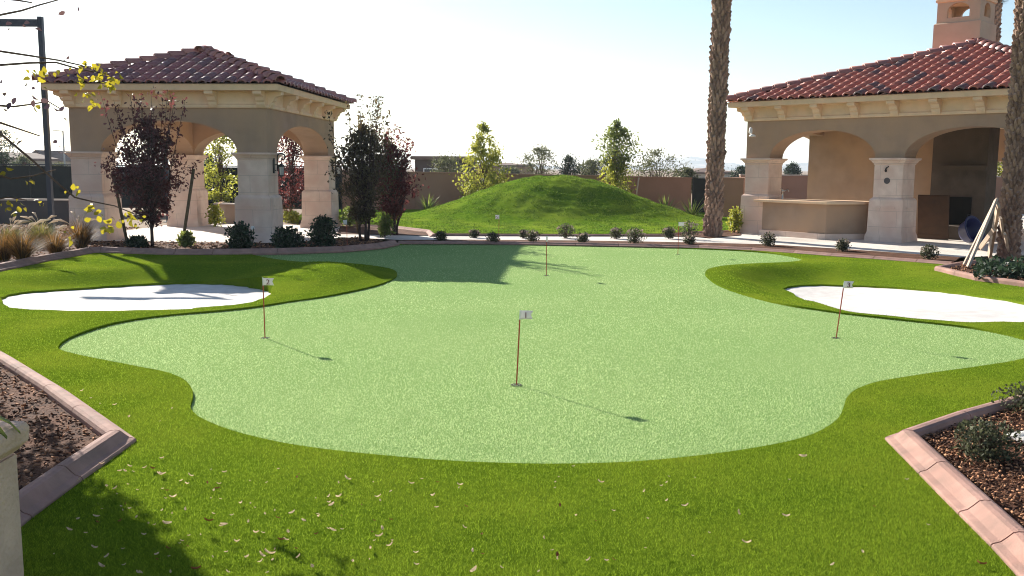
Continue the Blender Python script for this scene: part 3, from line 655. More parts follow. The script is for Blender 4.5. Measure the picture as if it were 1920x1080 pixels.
pw = wallrun('perimeter_wall', A(618, 330, 43.6).xy, A(1297, 330, 42.6).xy, 1.80, 1.57, .2, 'long brown stucco boundary wall behind the grass mound')
for px in (770, 985, 1180):
    q = A(px, 330, 43.4); pl = MB().box(-.22, .22, -.05, .02, -.1, 1.66).build('pilaster', M['wallm'], pw); pl.parent = pw; L0 = A(618, 330, 43.6); pl.location = ((q.xy - L0.xy).length, 0, 0)
gt = empty('mesh_gate', A(1298, 400, 42.5), 0, 'dark screened gate between the boundary wall and the short wall', 'gate'); gt.location.z = 0
MB().box(0, .64, .05, .07, .05, 1.60).build('screen_panel', M['screen'], gt); MB().tube([(0, .06, 0), (0, .06, 1.64), (.64, .06, 1.64), (.64, .06, 0)], .025, 6).build('gate_frame', M['iron'], gt)
wallrun('perimeter_wall', A(1353, 400, 38.5).xy, A(1392, 400, 38.0).xy, 1.62, 1.62, 2.4, 'short brown wall stub between the palm trunk and the red roofed pavilion')
wallrun('perimeter_wall', A(1386, 400, 45).xy, A(1960, 400, 45).xy, 1.72, 1.72, .25, 'tan boundary wall with pale cap seen through the red roofed pavilion', cap=2)
fen = empty('screened_fence', A(-60, 330, 41), 0, 'chain link fence with dark windscreen beyond the left pavilion', 'fence'); fen.location.z = 0
x0 = fen.location.x; L_ = A(640, 330, 41).x - x0
MB().box(0, L_, .0, .012, .15, 1.94).build('windscreen', M['screen'], fen); MB().tube([(0, -.02, 2.0), (L_, -.02, 2.0)], .024, 6).build('top_rail', M['iron'], fen)
fm = MB()
for k in range(0, int(L_ / .12)): fm.tube([(k * .12, -.015, 1.90), (k * .12 + .06, -.015, 1.99)], .003, 3, False)
fm.build('chain_mesh', M['iron'], fen)
for k in range(7):
    po = MB().tube([(0, 0, 0), (0, 0, 2.06)], .032, 7).build('post', M['iron'], fen); po.location = (k * (L_ / 6), -.03, 0)
wallrun('planter_wall', A(-80, 390, 33).xy, A(128, 390, 33).xy, .74, .74, .25, 'low dark planter wall with pale cap at the left behind the pole', mat('dark_planter', (.09, .078, .08), (.07, .06, .062), 1, .9), 2)
wallrun('planter_wall', A(402, 390, 35.5).xy, A(440, 390, 35).xy, .55, .55, .3, 'low planter wall seen through the arch of the left pavilion', M['stucco'], 2)
def house(name, x0, x1, y, dep, hw, hr, label, m, gable, wins=()):
    o = empty(name, ((x0 + x1) / 2, y, -.14), 0, label, 'house'); hwid = (x1 - x0) / 2
    MB().box(-hwid, hwid, 0, dep, 0, hw).build('wall', m, o)
    if gable:
        rf = MB().add([(-hwid - .4, -.4, hw + .01), (0, -.4, hr), (hwid + .4, -.4, hw + .01), (-hwid - .4, dep + .4, hw + .01), (0, dep + .4, hr), (hwid + .4, dep + .4, hw + .01)],
                      [(0, 1, 4, 3), (1, 2, 5, 4), (0, 3, 5, 2)]).build('roof', M['roofg'], o); sm = rf.modifiers.new('t', 'SOLIDIFY'); sm.thickness = .25
        MB().add([(-hwid, 0, hw + .002), (hwid, 0, hw + .002), (0, 0, hr - .3), (-hwid, .2, hw + .002), (hwid, .2, hw + .002), (0, .2, hr - .3)], [(0, 1, 2), (3, 5, 4), (0, 2, 5, 3), (1, 4, 5, 2)]).build('gable', m, o)
    else:
        MB().sq(-hwid, hwid, 0, dep, [(.3, hw + .01), (.3, hw + .28), (-min(hwid, dep / 2) * .8, hr)]).build('roof', M['roofg'], o)
    for (wx, wz, ww, wh_) in wins:
        f_ = MB().box(wx - ww / 2 - .08, wx + ww / 2 + .08, -.06, -.002, wz - .08, wz + wh_ + .08).build('window', M['white'], o)
        MB().box(wx - ww / 2, wx + ww / 2, -.075, -.062, wz, wz + wh_).build('pane', M['pane'], f_)
    return o
p = A(50, 318, 120); q = A(92, 318, 120)
house('distant_house', p.x, q.x, 120, 12, 2.6, 4.0, 'pale gabled house far beyond the fence behind the steel pole', M['housew'], True, [(0, 1.9, .8, 1.2)])
p = A(-40, 318, 110); q = A(28, 318, 110)
house('distant_house', p.x, q.x, 110, 10, 2.6, 3.6, 'grey roofed house at the left edge beyond the fence', M['housew'], False, [(0, .9, 1.4, 1.1)])
p = A(778, 318, 75); q = A(884, 318, 75)
o = house('distant_house', p.x, q.x, 75, 10, 2.75, 2.95, 'long dark flat roofed building beyond the boundary wall left of the mound', mat('dark_stucco', (.10, .075, .065), (.08, .06, .055), .6, .9), False, [(-1, 1.2, 1.0, .8)])
p = A(1880, 330, 62); q = A(1990, 330, 62)
house('distant_house', p.x, q.x, 62, 10, 2.7, 4.0, 'beige house with window behind the palm trunk at the right edge', M['housew'], False, [(.1, 1.0, 1.3, 1.0), (-1.3, .8, .5, 1.2)])
p = A(1000, 318, 140); q = A(890, 318, 140)
house('distant_house', q.x, p.x, 140, 10, 2.3, 2.9, 'low brown house far beyond the wall between the yellow tree and the shrubs', M['wallm'], False, [(0, .9, 1.4, 1)])
p = A(1296, 318, 130); q = A(1372, 318, 130)
house('distant_house', p.x, q.x, 130, 10, 1.5, 2.3, 'pale low roofed house beyond the gate behind the palm trunk', M['housew'], False, [(0, .5, 1.2, .6)])

# court light posts
def lightpost(loc, h, arm, label, r=.06):
    o = empty('light_post', loc, 0, label, 'post')
    MB().sq(-r, r, -r, r, [(0, 0), (0, h)]).build('post', M['steel'], o)
    MB().box(arm, -r - .002, -.07, .07, h - .25, h - .07).build('arm', M['steel'], o)
    MB().box(arm, arm + .95, -.16, .20, h - .068, h + .06).build('lamp_head', M['teal'], o, bevel=.02)
    MB().sq(-r, r, -r, r, [(.08, 0), (.08, .03)]).build('base_plate', M['steel'], o)
    return o
q = A(96, 400, 25.2); q.z = 0.02
lightpost(q, A(87, 33, 25.2).z, -2.25, 'tall dark blue steel post with a square arm at the left')
q = A(300, 110, 33); top = A(236, 104, 33)
o = lightpost(Vector((q.x, 33.2, 0)), top.z - .3, -1.0, 'dark green light post rising behind the dark tiled roof')
sl_ = empty('street_lamp', Vector((A(122, 320, 95).x, 95, -.14)), 0, 'thin street lamp with a short arm beside the left pavilion', 'street lamp')
MB().tube([(0, 0, 0), (0, 0, A(122, 243, 95).z)], [.10, .07], 7).build('pole', M['grey'], sl_); hz = A(122, 243, 95).z
MB().tube([(0, 0, hz - .02), (-.55, 0, hz + .02)], .05, 6).build('arm', M['grey'], sl_); MB().sq(-.95, -.5, -.12, .12, [(0, hz - .05), (.02, hz + .06)]).build('lamp_head', M['grey'], sl_)

# ------------------------------------------------------------------ flags on the green
def flagstick(base, h, lean, fw, fh, rz, digit, label):
    o = empty('putting_flag', base, 0, label, 'flag', 'numbered flags on the putting green')
    top = Vector((lean * h, 0, h)); d = top.normalized()
    MB().tube([(0, 0, -.05), d * (h - fh * 1.02)], .0068, 7).build('stick', M['red'], o)
    MB().tube([d * (h - fh * 1.02), d * (h + .006)], .006, 7).build('ferrule', M['white'], o)
    MB().lathe([(.050, .002), (.054, .004), (.054, .0045)], 0, 0, 20).build('cup', M['hole'], o)
    nx = 8; mb = MB(); cr, sr = math.cos(rz), math.sin(rz)
    for i in range(nx + 1):
        u_ = i / nx; wv = .006 * math.sin(u_ * 5)
        for j in range(5):
            v_ = j / 4; notch = .16 * fw * (1 - abs(v_ - .5) * 2) * u_
            lx = u_ * fw - notch + .004; mb.v.append((top.x * (1 - (1 - v_) * fh / h) + lx * cr - wv * sr, lx * sr + wv * cr, h - (1 - v_) * fh))
    for i in range(nx):
        for j in range(4): k = i * 5 + j; mb.f.append((k, k + 5, k + 6, k + 1))
    pn = mb.build('flag_panel', M['flag'], o, True); sm = pn.modifiers.new('t', 'SOLIDIFY'); sm.thickness = .0015
    if digit:
        cu = bpy.data.curves.new('digit', 'FONT'); cu.body = digit; cu.size = fh * .98; cu.align_x = 'CENTER'; cu.extrude = .0006
        to_ = bpy.data.objects.new('digit_tmp', cu); COL.objects.link(to_); dg = bpy.context.evaluated_depsgraph_get()
        me = bpy.data.meshes.new_from_object(to_.evaluated_get(dg)); bpy.data.objects.remove(to_)
        me.materials.clear(); me.materials.append(M['ink'])
        for v in me.vertices: v.co.x *= 1.15
        dd = bpy.data.objects.new('digit', me); link(dd, o)
        lx = fw * .47; off = -.010
        dd.matrix_local = Matrix.Translation((top.x - .5 * lean * fh + lx * cr - off * -sr, lx * sr + off * cr, h - fh * .86)) @ Matrix.Rotation(rz, 4, 'Z') @ Matrix.Rotation(math.pi / 2, 4, 'X')
    return o
flagstick(G(968, 722), .70, .045, .115, .080, .05, '1', 'small white flag numbered 1 on a red stick nearest the camera')
flagstick(G(497, 634), .71, -.01, .125, .085, .05, '2', 'small white flag numbered 2 on a red stick in front of the left bunker')
flagstick(G(1567, 634), .69, .10, .105, .082, -.15, '3', 'small white flag numbered 3 leaning in front of the right bunker')
flagstick(G(1024.5, 517), .74, -.01, .12, .10, 1.35, None, 'white flag turned edge on, on a red stick at the middle of the green')
flagstick(G(1271, 477), .76, .0, .14, .09, .25, None, 'pale flag on a red stick near the back right of the green')
flagstick(G(935, 456.5), .76, .01, -.11, .11, .0, '5', 'white flag on a red stick at the back of the green before the mound')
flagstick(G(651, 468), .72, .0, -.10, .11, .0, None, 'white flag standing in the pavilion shadow at the back left of the green')

# ------------------------------------------------------------------ trees and shrubs
def crown_pts(n, clumps, sig, prof, h0, h1, vbias=1.0):
    C = []; Q = []
    while len(C) < clumps:
        u_ = random.random() ** vbias; r = prof(u_); th = random.random() * 6.283; rr = r * math.sqrt(random.random())
        C.append((rr * math.cos(th), rr * math.sin(th), h0 + (h1 - h0) * u_)); Q.append(r)
    C = np.array(C); idx = rng.integers(0, clumps, n); Q = np.array(Q); sg = (sig * (.5 + rng.random(clumps)) * (.25 + .75 * Q / Q.max()))[idx][:, None]
    return C, C[idx] + rng.normal(size=(n, 3)) * sg
def tree(name, base, h0, h1, prof, n, clumps, sig, leaf, m, bark, label, cat='tree', group=None, stems=1, tr=.04, up=.2, aspect=.5, limb=.4, vbias=1.0, extra=None, whips=0):
    o = empty(name, base, random.random() * 6 if stems == 1 else 0, label, cat, group)
    C, P = crown_pts(n, clumps, sig, prof, h0, h1, vbias)
    tb = MB()
    tops = []
    for s in range(stems):
        a = s * 2.4 + .5; bx, by = (.10 * math.cos(a), .10 * math.sin(a)) if stems > 1 else (0, 0); sp_ = .22 if stems > 1 else .03
        lst = [(bx, by, -.05), (bx * 1.3, by * 1.3, h0 * .5), (bx * 1.8 + random.uniform(-sp_, sp_), by * 1.8 + random.uniform(-sp_, sp_), h0 + (h1 - h0) * .25),
               (bx * 2.2 + random.uniform(-sp_, sp_), by * 2.2 + random.uniform(-sp_, sp_), h0 + (h1 - h0) * .72)]
        tb.tube(lst, [tr, tr * .85, tr * .6, tr * .2], 7); tops.append(lst)
    for i in range(0, len(C), max(1, int(1 / limb) if limb < 1 else 1)):
        c = Vector(C[i]); lst = random.choice(tops); zt = max(h0 * .55, c.z * .55); f_ = min(1, zt / lst[-1][2])
        b0 = Vector(lst[1]).lerp(Vector(lst[2]), min(1, max(0, (zt - lst[1][2]) / (lst[2][2] - lst[1][2] + 1e-6))))
        mid = b0.lerp(c, .5) + Vector((0, 0, .08 * (h1 - h0) * random.random()))
        tb.tube([b0, mid, c], [tr * .38, tr * .22, tr * .07], 5, False)
    WP_ = []
    for k in range(whips):
        a = random.random() * 6.283; r_ = prof(.5) * random.uniform(.1, .9); q0 = Vector((r_ * .6 * math.cos(a), r_ * .6 * math.sin(a), h0 + (h1 - h0) * random.uniform(.3, .5)))
        q1 = Vector((r_ * 1.25 * math.cos(a), r_ * 1.25 * math.sin(a), h0 + (h1 - h0) * random.uniform(.8, 1.32))); tb.tube([q0, q0.lerp(q1, .55), q1], [.012, .008, .003], 5, False)
        for j in range(46): WP_.append(tuple(q0.lerp(q1, random.random() ** .8) + Vector((random.gauss(0, .05), random.gauss(0, .05), 0))))
    if WP_: P = np.vstack([P, np.array(WP_)])
    tb.build('trunk', bark, o, True)
    leafmesh('crown', P, leaf, m, o, up=up, aspect=aspect)
    if extra: extra(o, C)
    return o
vase = lambda r, t=.5: (lambda u_: r * (0.22 + 1.5 * u_) if u_ < t else r * (.22 + 1.5 * t) * max(.06, 1 - ((u_ - t) / (1 - t)) ** 1.15))
cone = lambda r: (lambda u_: r * (.55 + .45 * min(1, u_ * 5)) * max(.04, (1 - u_) ** .8))
oval = lambda r: (lambda u_: r * math.sqrt(max(.02, 1 - (2 * u_ - 1) ** 2)))
b = G(286, 466); tree('plum_tree', b, .66, 3.05, vase(1.0, .55), 4300, 150, .12, .10, M['plum'], M['darkbark'], 'young purple leaved tree between two stakes in front of the left pavilion', 'tree', None, 1, .045, .5, vbias=1.0, whips=30)
b = G(683, 455); tree('plum_tree', b, .6, 3.1, vase(.92, .5), 4200, 150, .14, .095, M['plumdark'], M['darkbark'], 'dark green multi stemmed tree right of the left pavilion', 'tree', None, 4, .04, .5, vbias=1.1, whips=34)
b = G(737, 443); tree('plum_tree', b, .62, 2.6, vase(.80, .5), 3400, 110, .14, .10, M['redleaf'], M['darkbark'], 'wine red multi stemmed tree beside the dark green one', 'tree', None, 4, .04, .5, vbias=1.0, whips=30)
b = A(546, 400, 36.5); b.z = 0; tree('plum_tree', b, .5, 3.3, oval(.78), 3000, 90, .16, .10, M['redleaf'], M['darkbark'], 'red leaved tree seen through the right arch of the left pavilion', 'tree', None, 1, .05)
b = A(416, 400, 38.5); b.z = 0; tree('young_tree', b, .5, 3.9, oval(.85), 3200, 90, .18, .12, M['ygreen'], M['bark'], 'yellow green tree seen through the front arch of the left pavilion', 'tree', None, 1, .05)
b = A(906, 400, 41.6); b.z = 0; tree('young_tree', b, .7, 3.95, cone(1.24), 5600, 110, .22, .13, M['ygreen'], M['bark'], 'yellow green cone shaped tree left of the mound before the wall', 'tree', None, 1, .05, -.6, vbias=1.7)
b = A(1153, 400, 41.4); b.z = 0
tree('young_tree', b, 1.9, 4.0, vase(.98, .5), 2800, 100, .17, .13, M['mgreen'], M['bark'], 'open crowned tree with yellowing lower leaves right of the mound', 'tree', None, 1, .045, .3,
     extra=lambda o, C: leafmesh('lower_crown', crown_pts(1500, 50, .17, lambda u_: .66 * (1 - .2 * u_), .9, 2.2)[1], .13, M['ygreen'], o, up=-.6))
for i, (px, py, Y, w_, h_, m, lb) in enumerate([(836, 320, 62, 72, 24, 'olive', 'olive green desert tree before the dark flat roofed building'), (1012, 325, 66, 74, 44, 'olive', 'olive desert tree with thin tall twigs behind the mound top'),
        (1066, 325, 64, 40, 32, 'deepgreen', 'dark green rounded tree just right of the mound top beyond the wall'), (1112, 328, 80, 60, 24, 'olive', 'grey olive shrub beyond the wall behind the open crowned tree'),
        (1228, 330, 58, 110, 42, 'olive', 'broad spreading olive desert tree beyond the wall near the palm'), (1287, 332, 60, 34, 14, 'olive', 'small olive bush beyond the wall left of the palm trunk'),
        (1392, 328, 90, 40, 12, 'deepgreen', 'dark low tree between the palm trunk and the red roofed pavilion'), (42, 318, 80, 34, 20, 'olive', 'small round tree beyond the fence left of the pale gable'),
        (4, 300, 60, 60, 50, 'deepgreen', 'dark tree beyond the fence at the left edge'), (1858, 335, 56, 50, 52, 'ygreen', 'yellow green tree beyond the tan wall seen left of the braced palm'),
        (1485, 330, 100, 26, 22, 'deepgreen', 'dark tree far beyond the tan wall seen through the first arch'), (392, 318, 62, 36, 26, 'deepgreen', 'dark tree beyond the fence seen through the front arch'),
        (955, 328, 110, 40, 12, 'olive', 'pale bush beyond the wall just right of the yellow tree'), (110, 318, 95, 36, 9, 'olive', 'low bush beyond the fence beside the steel pole')]):
    b = A(px, py, Y); sc_ = Y / 1750; h1 = b.z + h_ * sc_; h1 = max(h1, 1.2); b.z = -.14
    tree('desert_tree', b, .5, h1 + .14, (lambda r: (lambda u_: r * (.5 + .5 * math.sin(min(1, u_ * 1.6) * 1.57)) * (1 if u_ < .6 else math.sqrt(max(.03, 1 - ((u_ - .6) / .4) ** 2)))))(w_ * sc_ * .5), 3600, 80, .045 * w_ * sc_ + .1, .14 if Y < 70 else .19, M[m], M['bark'], lb, 'tree', 'desert trees beyond the boundary wall', 3, .07, .6, .4)
# stakes
def stake(p0, p1, r, m, label): 
    o = MB().tube([p0, p1], r, 8).build('tree_stake', m, None, True); tag(o, label, 'stake', 'stakes beside the young trees')
stake(G(240, 462), A(211, 322, 23.6), .04, M['pole'], 'round wooden stake leaning left of the purple tree')
stake(G(341, 466), A(363, 317, 23.2), .04, M['pole'], 'round wooden stake leaning right of the purple tree')
stake(G(672, 440), A(657, 335, 27.4), .035, M['pole'], 'brown stake leaning at the dark green tree by the lantern')
q = A(1190, 376, 40.5); stake(Vector((q.x, q.y, .3)), A(1198, 333, 40.5), .03, M['lumber'], 'pale leaning stake before the wall right of the open crowned tree')
def shrub(name, base, rad, h, n, leaf, m, label, group=None, fl=0, fm=None, cat='shrub'):
    o = empty(name, base, random.random() * 6, label, cat, group); tb = MB(); ends = []
    for k in range(14):
        a = random.random() * 6.28; e_ = Vector((rad * .8 * math.cos(a) * random.random(), rad * .8 * math.sin(a) * random.random(), h * random.uniform(.5, .95))); ends.append(e_)
        tb.tube([(0, 0, -.03), e_ * .5 + Vector((0, 0, .03)), e_], [.012, .008, .003], 5, False)
    tb.build('stems', M['bark'], o)
    u_ = rng.random(n); th = rng.random(n) * 6.283; r = np.sqrt(rng.random(n)) * rad * np.sqrt(np.clip(1 - (1.7 * u_ - .75) ** 2, .1, 1)); r = r * (1 + .22 * np.sin(th * 3 + 1.3) + .12 * np.sin(th * 7))
    P = np.stack([r * np.cos(th), r * np.sin(th), h * (.08 + .92 * u_) * (1 + .15 * np.sin(th * 4))], 1); P += rng.normal(size=P.shape) * rad * .06
    leafmesh('foliage', P, leaf, m, o, up=.5)
    if fl:
        a = rng.random(fl) * 6.283; rr = rad * (.55 + .5 * rng.random(fl)); zz = h * (1.08 - .45 * (rr / rad) ** 2 * .8)
        leafmesh('blossoms', np.stack([rr * np.cos(a), rr * np.sin(a), zz], 1), leaf * 1.2, fm, o, up=1.5, aspect=.8)
    return o
for px, py, wd, ht, lb in [(452, 468, 46, 42, 'dark rounded shrub at the left foot of the near pavilion pillar'), (538, 468, 56, 36, 'spreading dark shrub just right of the near pavilion pillar'), (606, 464, 54, 50, 'tallest dark shrub in front of the rear right pavilion pillar'),
                           (258, 464, 34, 16, 'low dark plant at the foot of the purple tree')]:
    b = G(px, py, .05); s_ = b.y / 1750; shrub('rounded_shrub', b, wd * s_ * .5, ht * s_, 1500, .085, M['shrub'], lb, 'dark shrubs in the pavilion bed')
for px, py, wd, ht, m, lb in [(655, 424, 34, 30, 'mgreen', 'bright leafy shrub beside the rear right pavilion pillar'), (722, 444, 26, 36, 'mgreen', 'leafy green shrub at the foot of the wine red tree'), (350, 462, 26, 22, 'mgreen', 'small pale leafed shrub at the foot of the right hand stake'),
                              (1377, 436, 26, 42, 'ygreen', 'thin yellow green shrub against the pillar of the red roofed pavilion'), (548, 418, 34, 18, 'ygreen', 'low yellow green plant seen between the right pavilion pillars'), (612, 428, 26, 16, 'mgreen', 'low green plant beside the rear pavilion pillar'),
                              (404, 424, 30, 36, 'ygreen', 'pale grassy shrub in front of the planter wall inside the arch')]:
    b = G(px, py, .05); s_ = b.y / 1750; shrub('leafy_shrub', b, wd * s_ * .5, ht * s_, 520, .10, M[m], lb)
for px, py, wd, lb in [(827, 452, 20, 'first small shrub at the left end of the path, right of the wine red tree'), (889, 445, 18, 'small dark shrub behind the path, left of the flag before the mound'), (925, 455, 22, 'small dark shrub at the foot of the flag before the mound'), (982, 446, 16, 'tiny lavender tipped shrub behind the path, left of the edge on flag'),
                       (998, 453.5, 26, 'round shrub on the front edge of the path, left of the edge on flag'), (1062, 446, 32, 'widest back row shrub in front of the mound centre'), (1093, 456, 22, 'dark shrub on the front edge of the path, below the mound centre'), (1155, 447, 26, 'low brownish shrub behind the path, right of the mound centre'),
                       (1190, 457, 32, 'broad flowering shrub on the front edge of the path, left of the pale flag'), (1254, 447, 24, 'low pale shrub behind the path, just left of the pale flag'), (1291, 448, 40, 'large loose shrub beside the foot of the left palm trunk'), (1293, 458.5, 22, 'small dark shrub in front of the large loose one by the palm'),
                       (1440, 461, 27, 'lone round shrub in the kerb strip below the first pillar of the bar'), (1579, 471, 26, 'lone sparse shrub in the kerb strip left of the bar pillar'), (1741, 486, 30, 'yellowish shrub in the kerb strip nearest the braced palm')]:
    b = G(px, py, .045); s_ = b.y / 1750; shrub('path_shrub', b, wd * s_ * random.uniform(.46, .56), wd * s_ * random.uniform(.55, .82), random.randint(480, 800), .05, M['sage'], lb, 'low shrubs along the concrete path', random.randint(15, 45), M['flower'])
b = G(1845, 862, .05); shrub('path_shrub', b, .20, .24, 1500, .028, M['sage'], 'grey green shrub on the mulch of the right hand bed nearest the camera', None, 60, M['sage'])
b = G(1935, 775, .05); shrub('path_shrub', b, .26, .22, 900, .032, M['sage'], 'grey green shrub cut by the right edge of the photo', None, 30, M['sage'])
# blade plants
def bladeplant(o, n, L_, w0, spread, droop, m, name='leaves', cx=0.0):
    V, F = [], []
    for i in range(n):
        a = random.random() * 6.283; el = random.uniform(*spread); l_ = L_ * random.uniform(.7, 1.1); d = Vector((math.cos(a), math.sin(a), 0)); sd_ = Vector((-d.y, d.x, 0)); k = len(V); p_ = Vector((d.x * cx * random.random(), d.y * cx * random.random(), 0)); th = el
        for j in range(5):
            u_ = j / 4; ww = w0 * (1 - u_ ** 1.6) * .5 + .0008; V += [tuple(p_ - sd_ * ww), tuple(p_ + sd_ * ww)]
            p_ = p_ + (d * math.cos(th) + Vector((0, 0, math.sin(th)))) * l_ / 4; th -= droop * random.uniform(.7, 1.3)
        F += [(k + 2 * j, k + 2 * j + 1, k + 2 * j + 3, k + 2 * j + 2) for j in range(4)]
    return nmesh(name, V, F, m, o)
for px, py, lb in [(802, 398, 'spiky yucca against the wall at the left foot of the mound'), (1248, 401, 'spiky yucca against the wall at the right foot of the mound'), (1297, 410, 'bright yellow green yucca in front of the screened gate')]:
    b = G(px, py, .05); o = empty('yucca', b, 0, lb, 'yucca', 'yuccas along the boundary wall'); bladeplant(o, 46, .95, .06, (.5, 1.45), .12, M['yucca'], cx=.12)
for px, py, h_, nb, m, npl, lb in [(8, 488, .62, 420, 'straw', 4, 'straw coloured grass clump at the left edge by the kerb'), (42, 490, .66, 460, 'straw', 2, 'upright rusty grass clump second from the left edge'), (104, 478, .52, 420, 'straw', 3, 'low rusty grass clump just behind the kerb, right of the pale rock'),
                                  (152, 466, .66, 620, 'straw', 6, 'largest orange brown grass clump at the corner of the left pavilion'), (78, 462, .62, 480, 'strawgreen', 6, 'greenish grass clump with pale plumes beside the steel post'), (22, 462, .55, 380, 'strawgreen', 7, 'grass clump with arching white plumes behind the rusty ones'),
                                  (400, 418, .6, 200, 'strawgreen', 3, 'grass clump seen through the front arch of the pavilion'), (540, 412, .55, 260, 'straw', 0, 'straw grass clump seen between the right pavilion pillars')]:
    b = G(px, py, .05); o = empty('fountain_grass', b, 0, lb, 'grass clump', 'fountain grass clumps by the left pavilion'); bladeplant(o, nb, h_ * 1.15, .012, (.75, 1.5), .20, M[m], 'blades', .10)
    for k in range(npl):
        a = random.uniform(-.6, 2.6) + (1.2 if k % 2 else 0); d = Vector((math.cos(a), math.sin(a) * .5, 0)); p_ = Vector((0, 0, .2)); th = random.uniform(1.15, 1.5); pt = [p_]; l_ = h_ * random.uniform(.22, .30)
        for j in range(5): p_ = p_ + (d * math.cos(th) + Vector((0, 0, math.sin(th)))) * l_; th -= .22 + .06 * j; pt.append(p_)
        MB().tube(pt[:4], .003, 4).tube(pt[3:], [.008, .030, .010], 6).build('plume', M['plume'], o, True)
# low leafy ground cover under the braced palm
n = 900; P = np.array([G(random.uniform(1830, 1990), random.uniform(503, 525), .06) for _ in range(n)]); P[:, 2] += rng.random(n) * .22
o = leafmesh('ground_cover', P, .11, M['shrub'], None, up=.6, aspect=.7); tag(o, 'leafy dark ground cover around the braced palm', None, None, 'stuff')

# ------------------------------------------------------------------ palms
def palm(base, h, r, label, fr=True, lean=(0, 0), boss=.17):
    o = empty('palm_tree', base, 0, label, 'palm', 'date palms'); tb = MB(); lx, ly = lean
    tb.tube([(lx * z, ly * z, z) for z in np.linspace(-.05, h, 12)], [r * (1.05 if i == 0 else .93) for i in range(12)], 18)
    nb = int((h - .1) / (boss * .82) * 9)
    for k in range(nb):
        a = k * 2.39996 + random.uniform(-.12, .12); zz = .02 + (h - .1) * k / nb + random.uniform(-.03, .03); w_ = 3.0 * r / 9 * random.uniform(.8, 1.25)
        d = Vector((math.cos(a), math.sin(a), 0)); sd_ = Vector((-d.y, d.x, 0)); c = Vector((lx * zz, ly * zz, zz)); out = r * random.uniform(.22, .50)
        hb = boss * random.uniform(.8, 1.35); tl_ = random.uniform(-.35, .35) * hb; up_ = Vector((0, 0, 1))
        tw = random.uniform(.22, .42); T0, T1 = c + d * (r + out), c + d * (r + out * .45)
        vs = [c + d * r * .95 - sd_ * w_ * .72 - up_ * hb * .45, c + d * r * 1.03 - up_ * hb * .75, c + d * r * .95 + sd_ * w_ * .72 - up_ * hb * .45,
              T0 + sd_ * w_ * tw + up_ * (hb * .35 + tl_ * .4), T0 - sd_ * w_ * tw + up_ * (hb * .35 - tl_ * .4),
              T1 + sd_ * w_ * tw * 1.1 + up_ * (hb * .62 + tl_ * .4), T1 - sd_ * w_ * tw * 1.1 + up_ * (hb * .62 - tl_ * .4),
              c + d * r * .9 + sd_ * w_ * .55 + up_ * hb * .45, c + d * r * .9 - sd_ * w_ * .55 + up_ * hb * .45]
        tb.add(vs, [(0, 1, 4), (1, 2, 3, 4), (4, 3, 5, 6), (6, 5, 7, 8), (0, 4, 6, 8), (2, 7, 5, 3)])
    tb.build('trunk', M['palmtrunk'], o)
    V, F = [], []
    for i in range(30):
        a = i * 2.399; el = random.uniform(.95, 1.5); d = Vector((math.cos(a), math.sin(a), 0)); p_ = Vector((lx * h, ly * h, h - .1)) + d * r * .7; th = el; L_ = 2.6
        pts_ = []
        for j in range(9): pts_.append((p_.copy(), th)); p_ = p_ + (d * math.cos(th) + Vector((0, 0, math.sin(th)))) * L_ / 8; th -= .10
        sd_ = Vector((-d.y, d.x, 0))
        for j in range(8):
            (q0, t0), (q1, t1) = pts_[j], pts_[j + 1]
            k = len(V); V += [tuple(q0 - sd_ * .03), tuple(q0 + sd_ * .03), tuple(q1 + sd_ * .02), tuple(q1 - sd_ * .02)]; F.append((k, k + 1, k + 2, k + 3))
            for m_ in range(5):
                q = q0.lerp(q1, m_ / 5)
                for s_ in (-1, 1):
                    e_ = q + sd_ * s_ * .38 * (1 - j / 12) + d * .22 + Vector((0, 0, -.05 + .1 * random.random())); k = len(V); w_ = d * .018
                    V += [tuple(q - w_), tuple(q + w_), tuple(e_ + w_ * .2), tuple(e_ - w_ * .2)]; F.append((k, k + 1, k + 2, k + 3))
    nmesh('fronds', V, F, M['frond'], o)
    return o
b = G(1336, 446); palm(b, A(1346, -8, b.y).z + .1, .21, 'tall date palm trunk standing on bare soil left of the red roofed pavilion', lean=(.004, 0))
b = G(1889, 491); palm(b, 7.6, .185, 'date palm trunk propped by lumber braces at the right edge', lean=(.002, 0), boss=.13); BP = b
b = A(1843, 300, 41); b.z = 0; palm(b, 9.2, .26, 'date palm trunk rising behind the chimney of the red roofed pavilion')
def plank(p0, p1, w_, t_, label):
    d = (Vector(p1) - Vector(p0)); L_ = d.length; zd = d.normalized(); xd = (Vector((.25, 1, 0)) - zd * zd.dot(Vector((.25, 1, 0)))).normalized(); yd = zd.cross(xd); q = Matrix((xd, yd, zd)).transposed().to_4x4()
    o = MB().box(-w_ / 2, w_ / 2, -t_ / 2, t_ / 2, 0, L_).build('palm_brace', M['lumber'], None, bevel=.004); o.matrix_world = Matrix.Translation(p0) @ q
    tag(o, label, 'brace', 'lumber braces propping the palm')
plank(G(1814, 503, .05), A(1868, 374, BP.y - .25), .10, .05, 'longest grey lumber brace on the left of the palm, foot by the kerb')
plank(G(1806, 499, .05), A(1864, 382, BP.y - .12), .07, .04, 'lumber brace directly behind the longest one, reaching the palm')
plank(G(1855, 481, .05), A(1872, 384, BP.y - .30), .17, .06, 'wide upright pale lumber brace just left of the palm trunk')
plank(G(1836, 467, .05), A(1864, 430, BP.y - .2), .10, .05, 'short pale brace leaning from the far left to the palm')
plank(G(1887, 484, .05), A(1876, 408, BP.y - .34), .10, .05, 'steep lumber brace standing in front of the palm trunk')
plank(G(1893, 487, .05), A(1884, 438, BP.y - .36), .09, .05, 'shortest lumber brace against the front of the palm trunk')

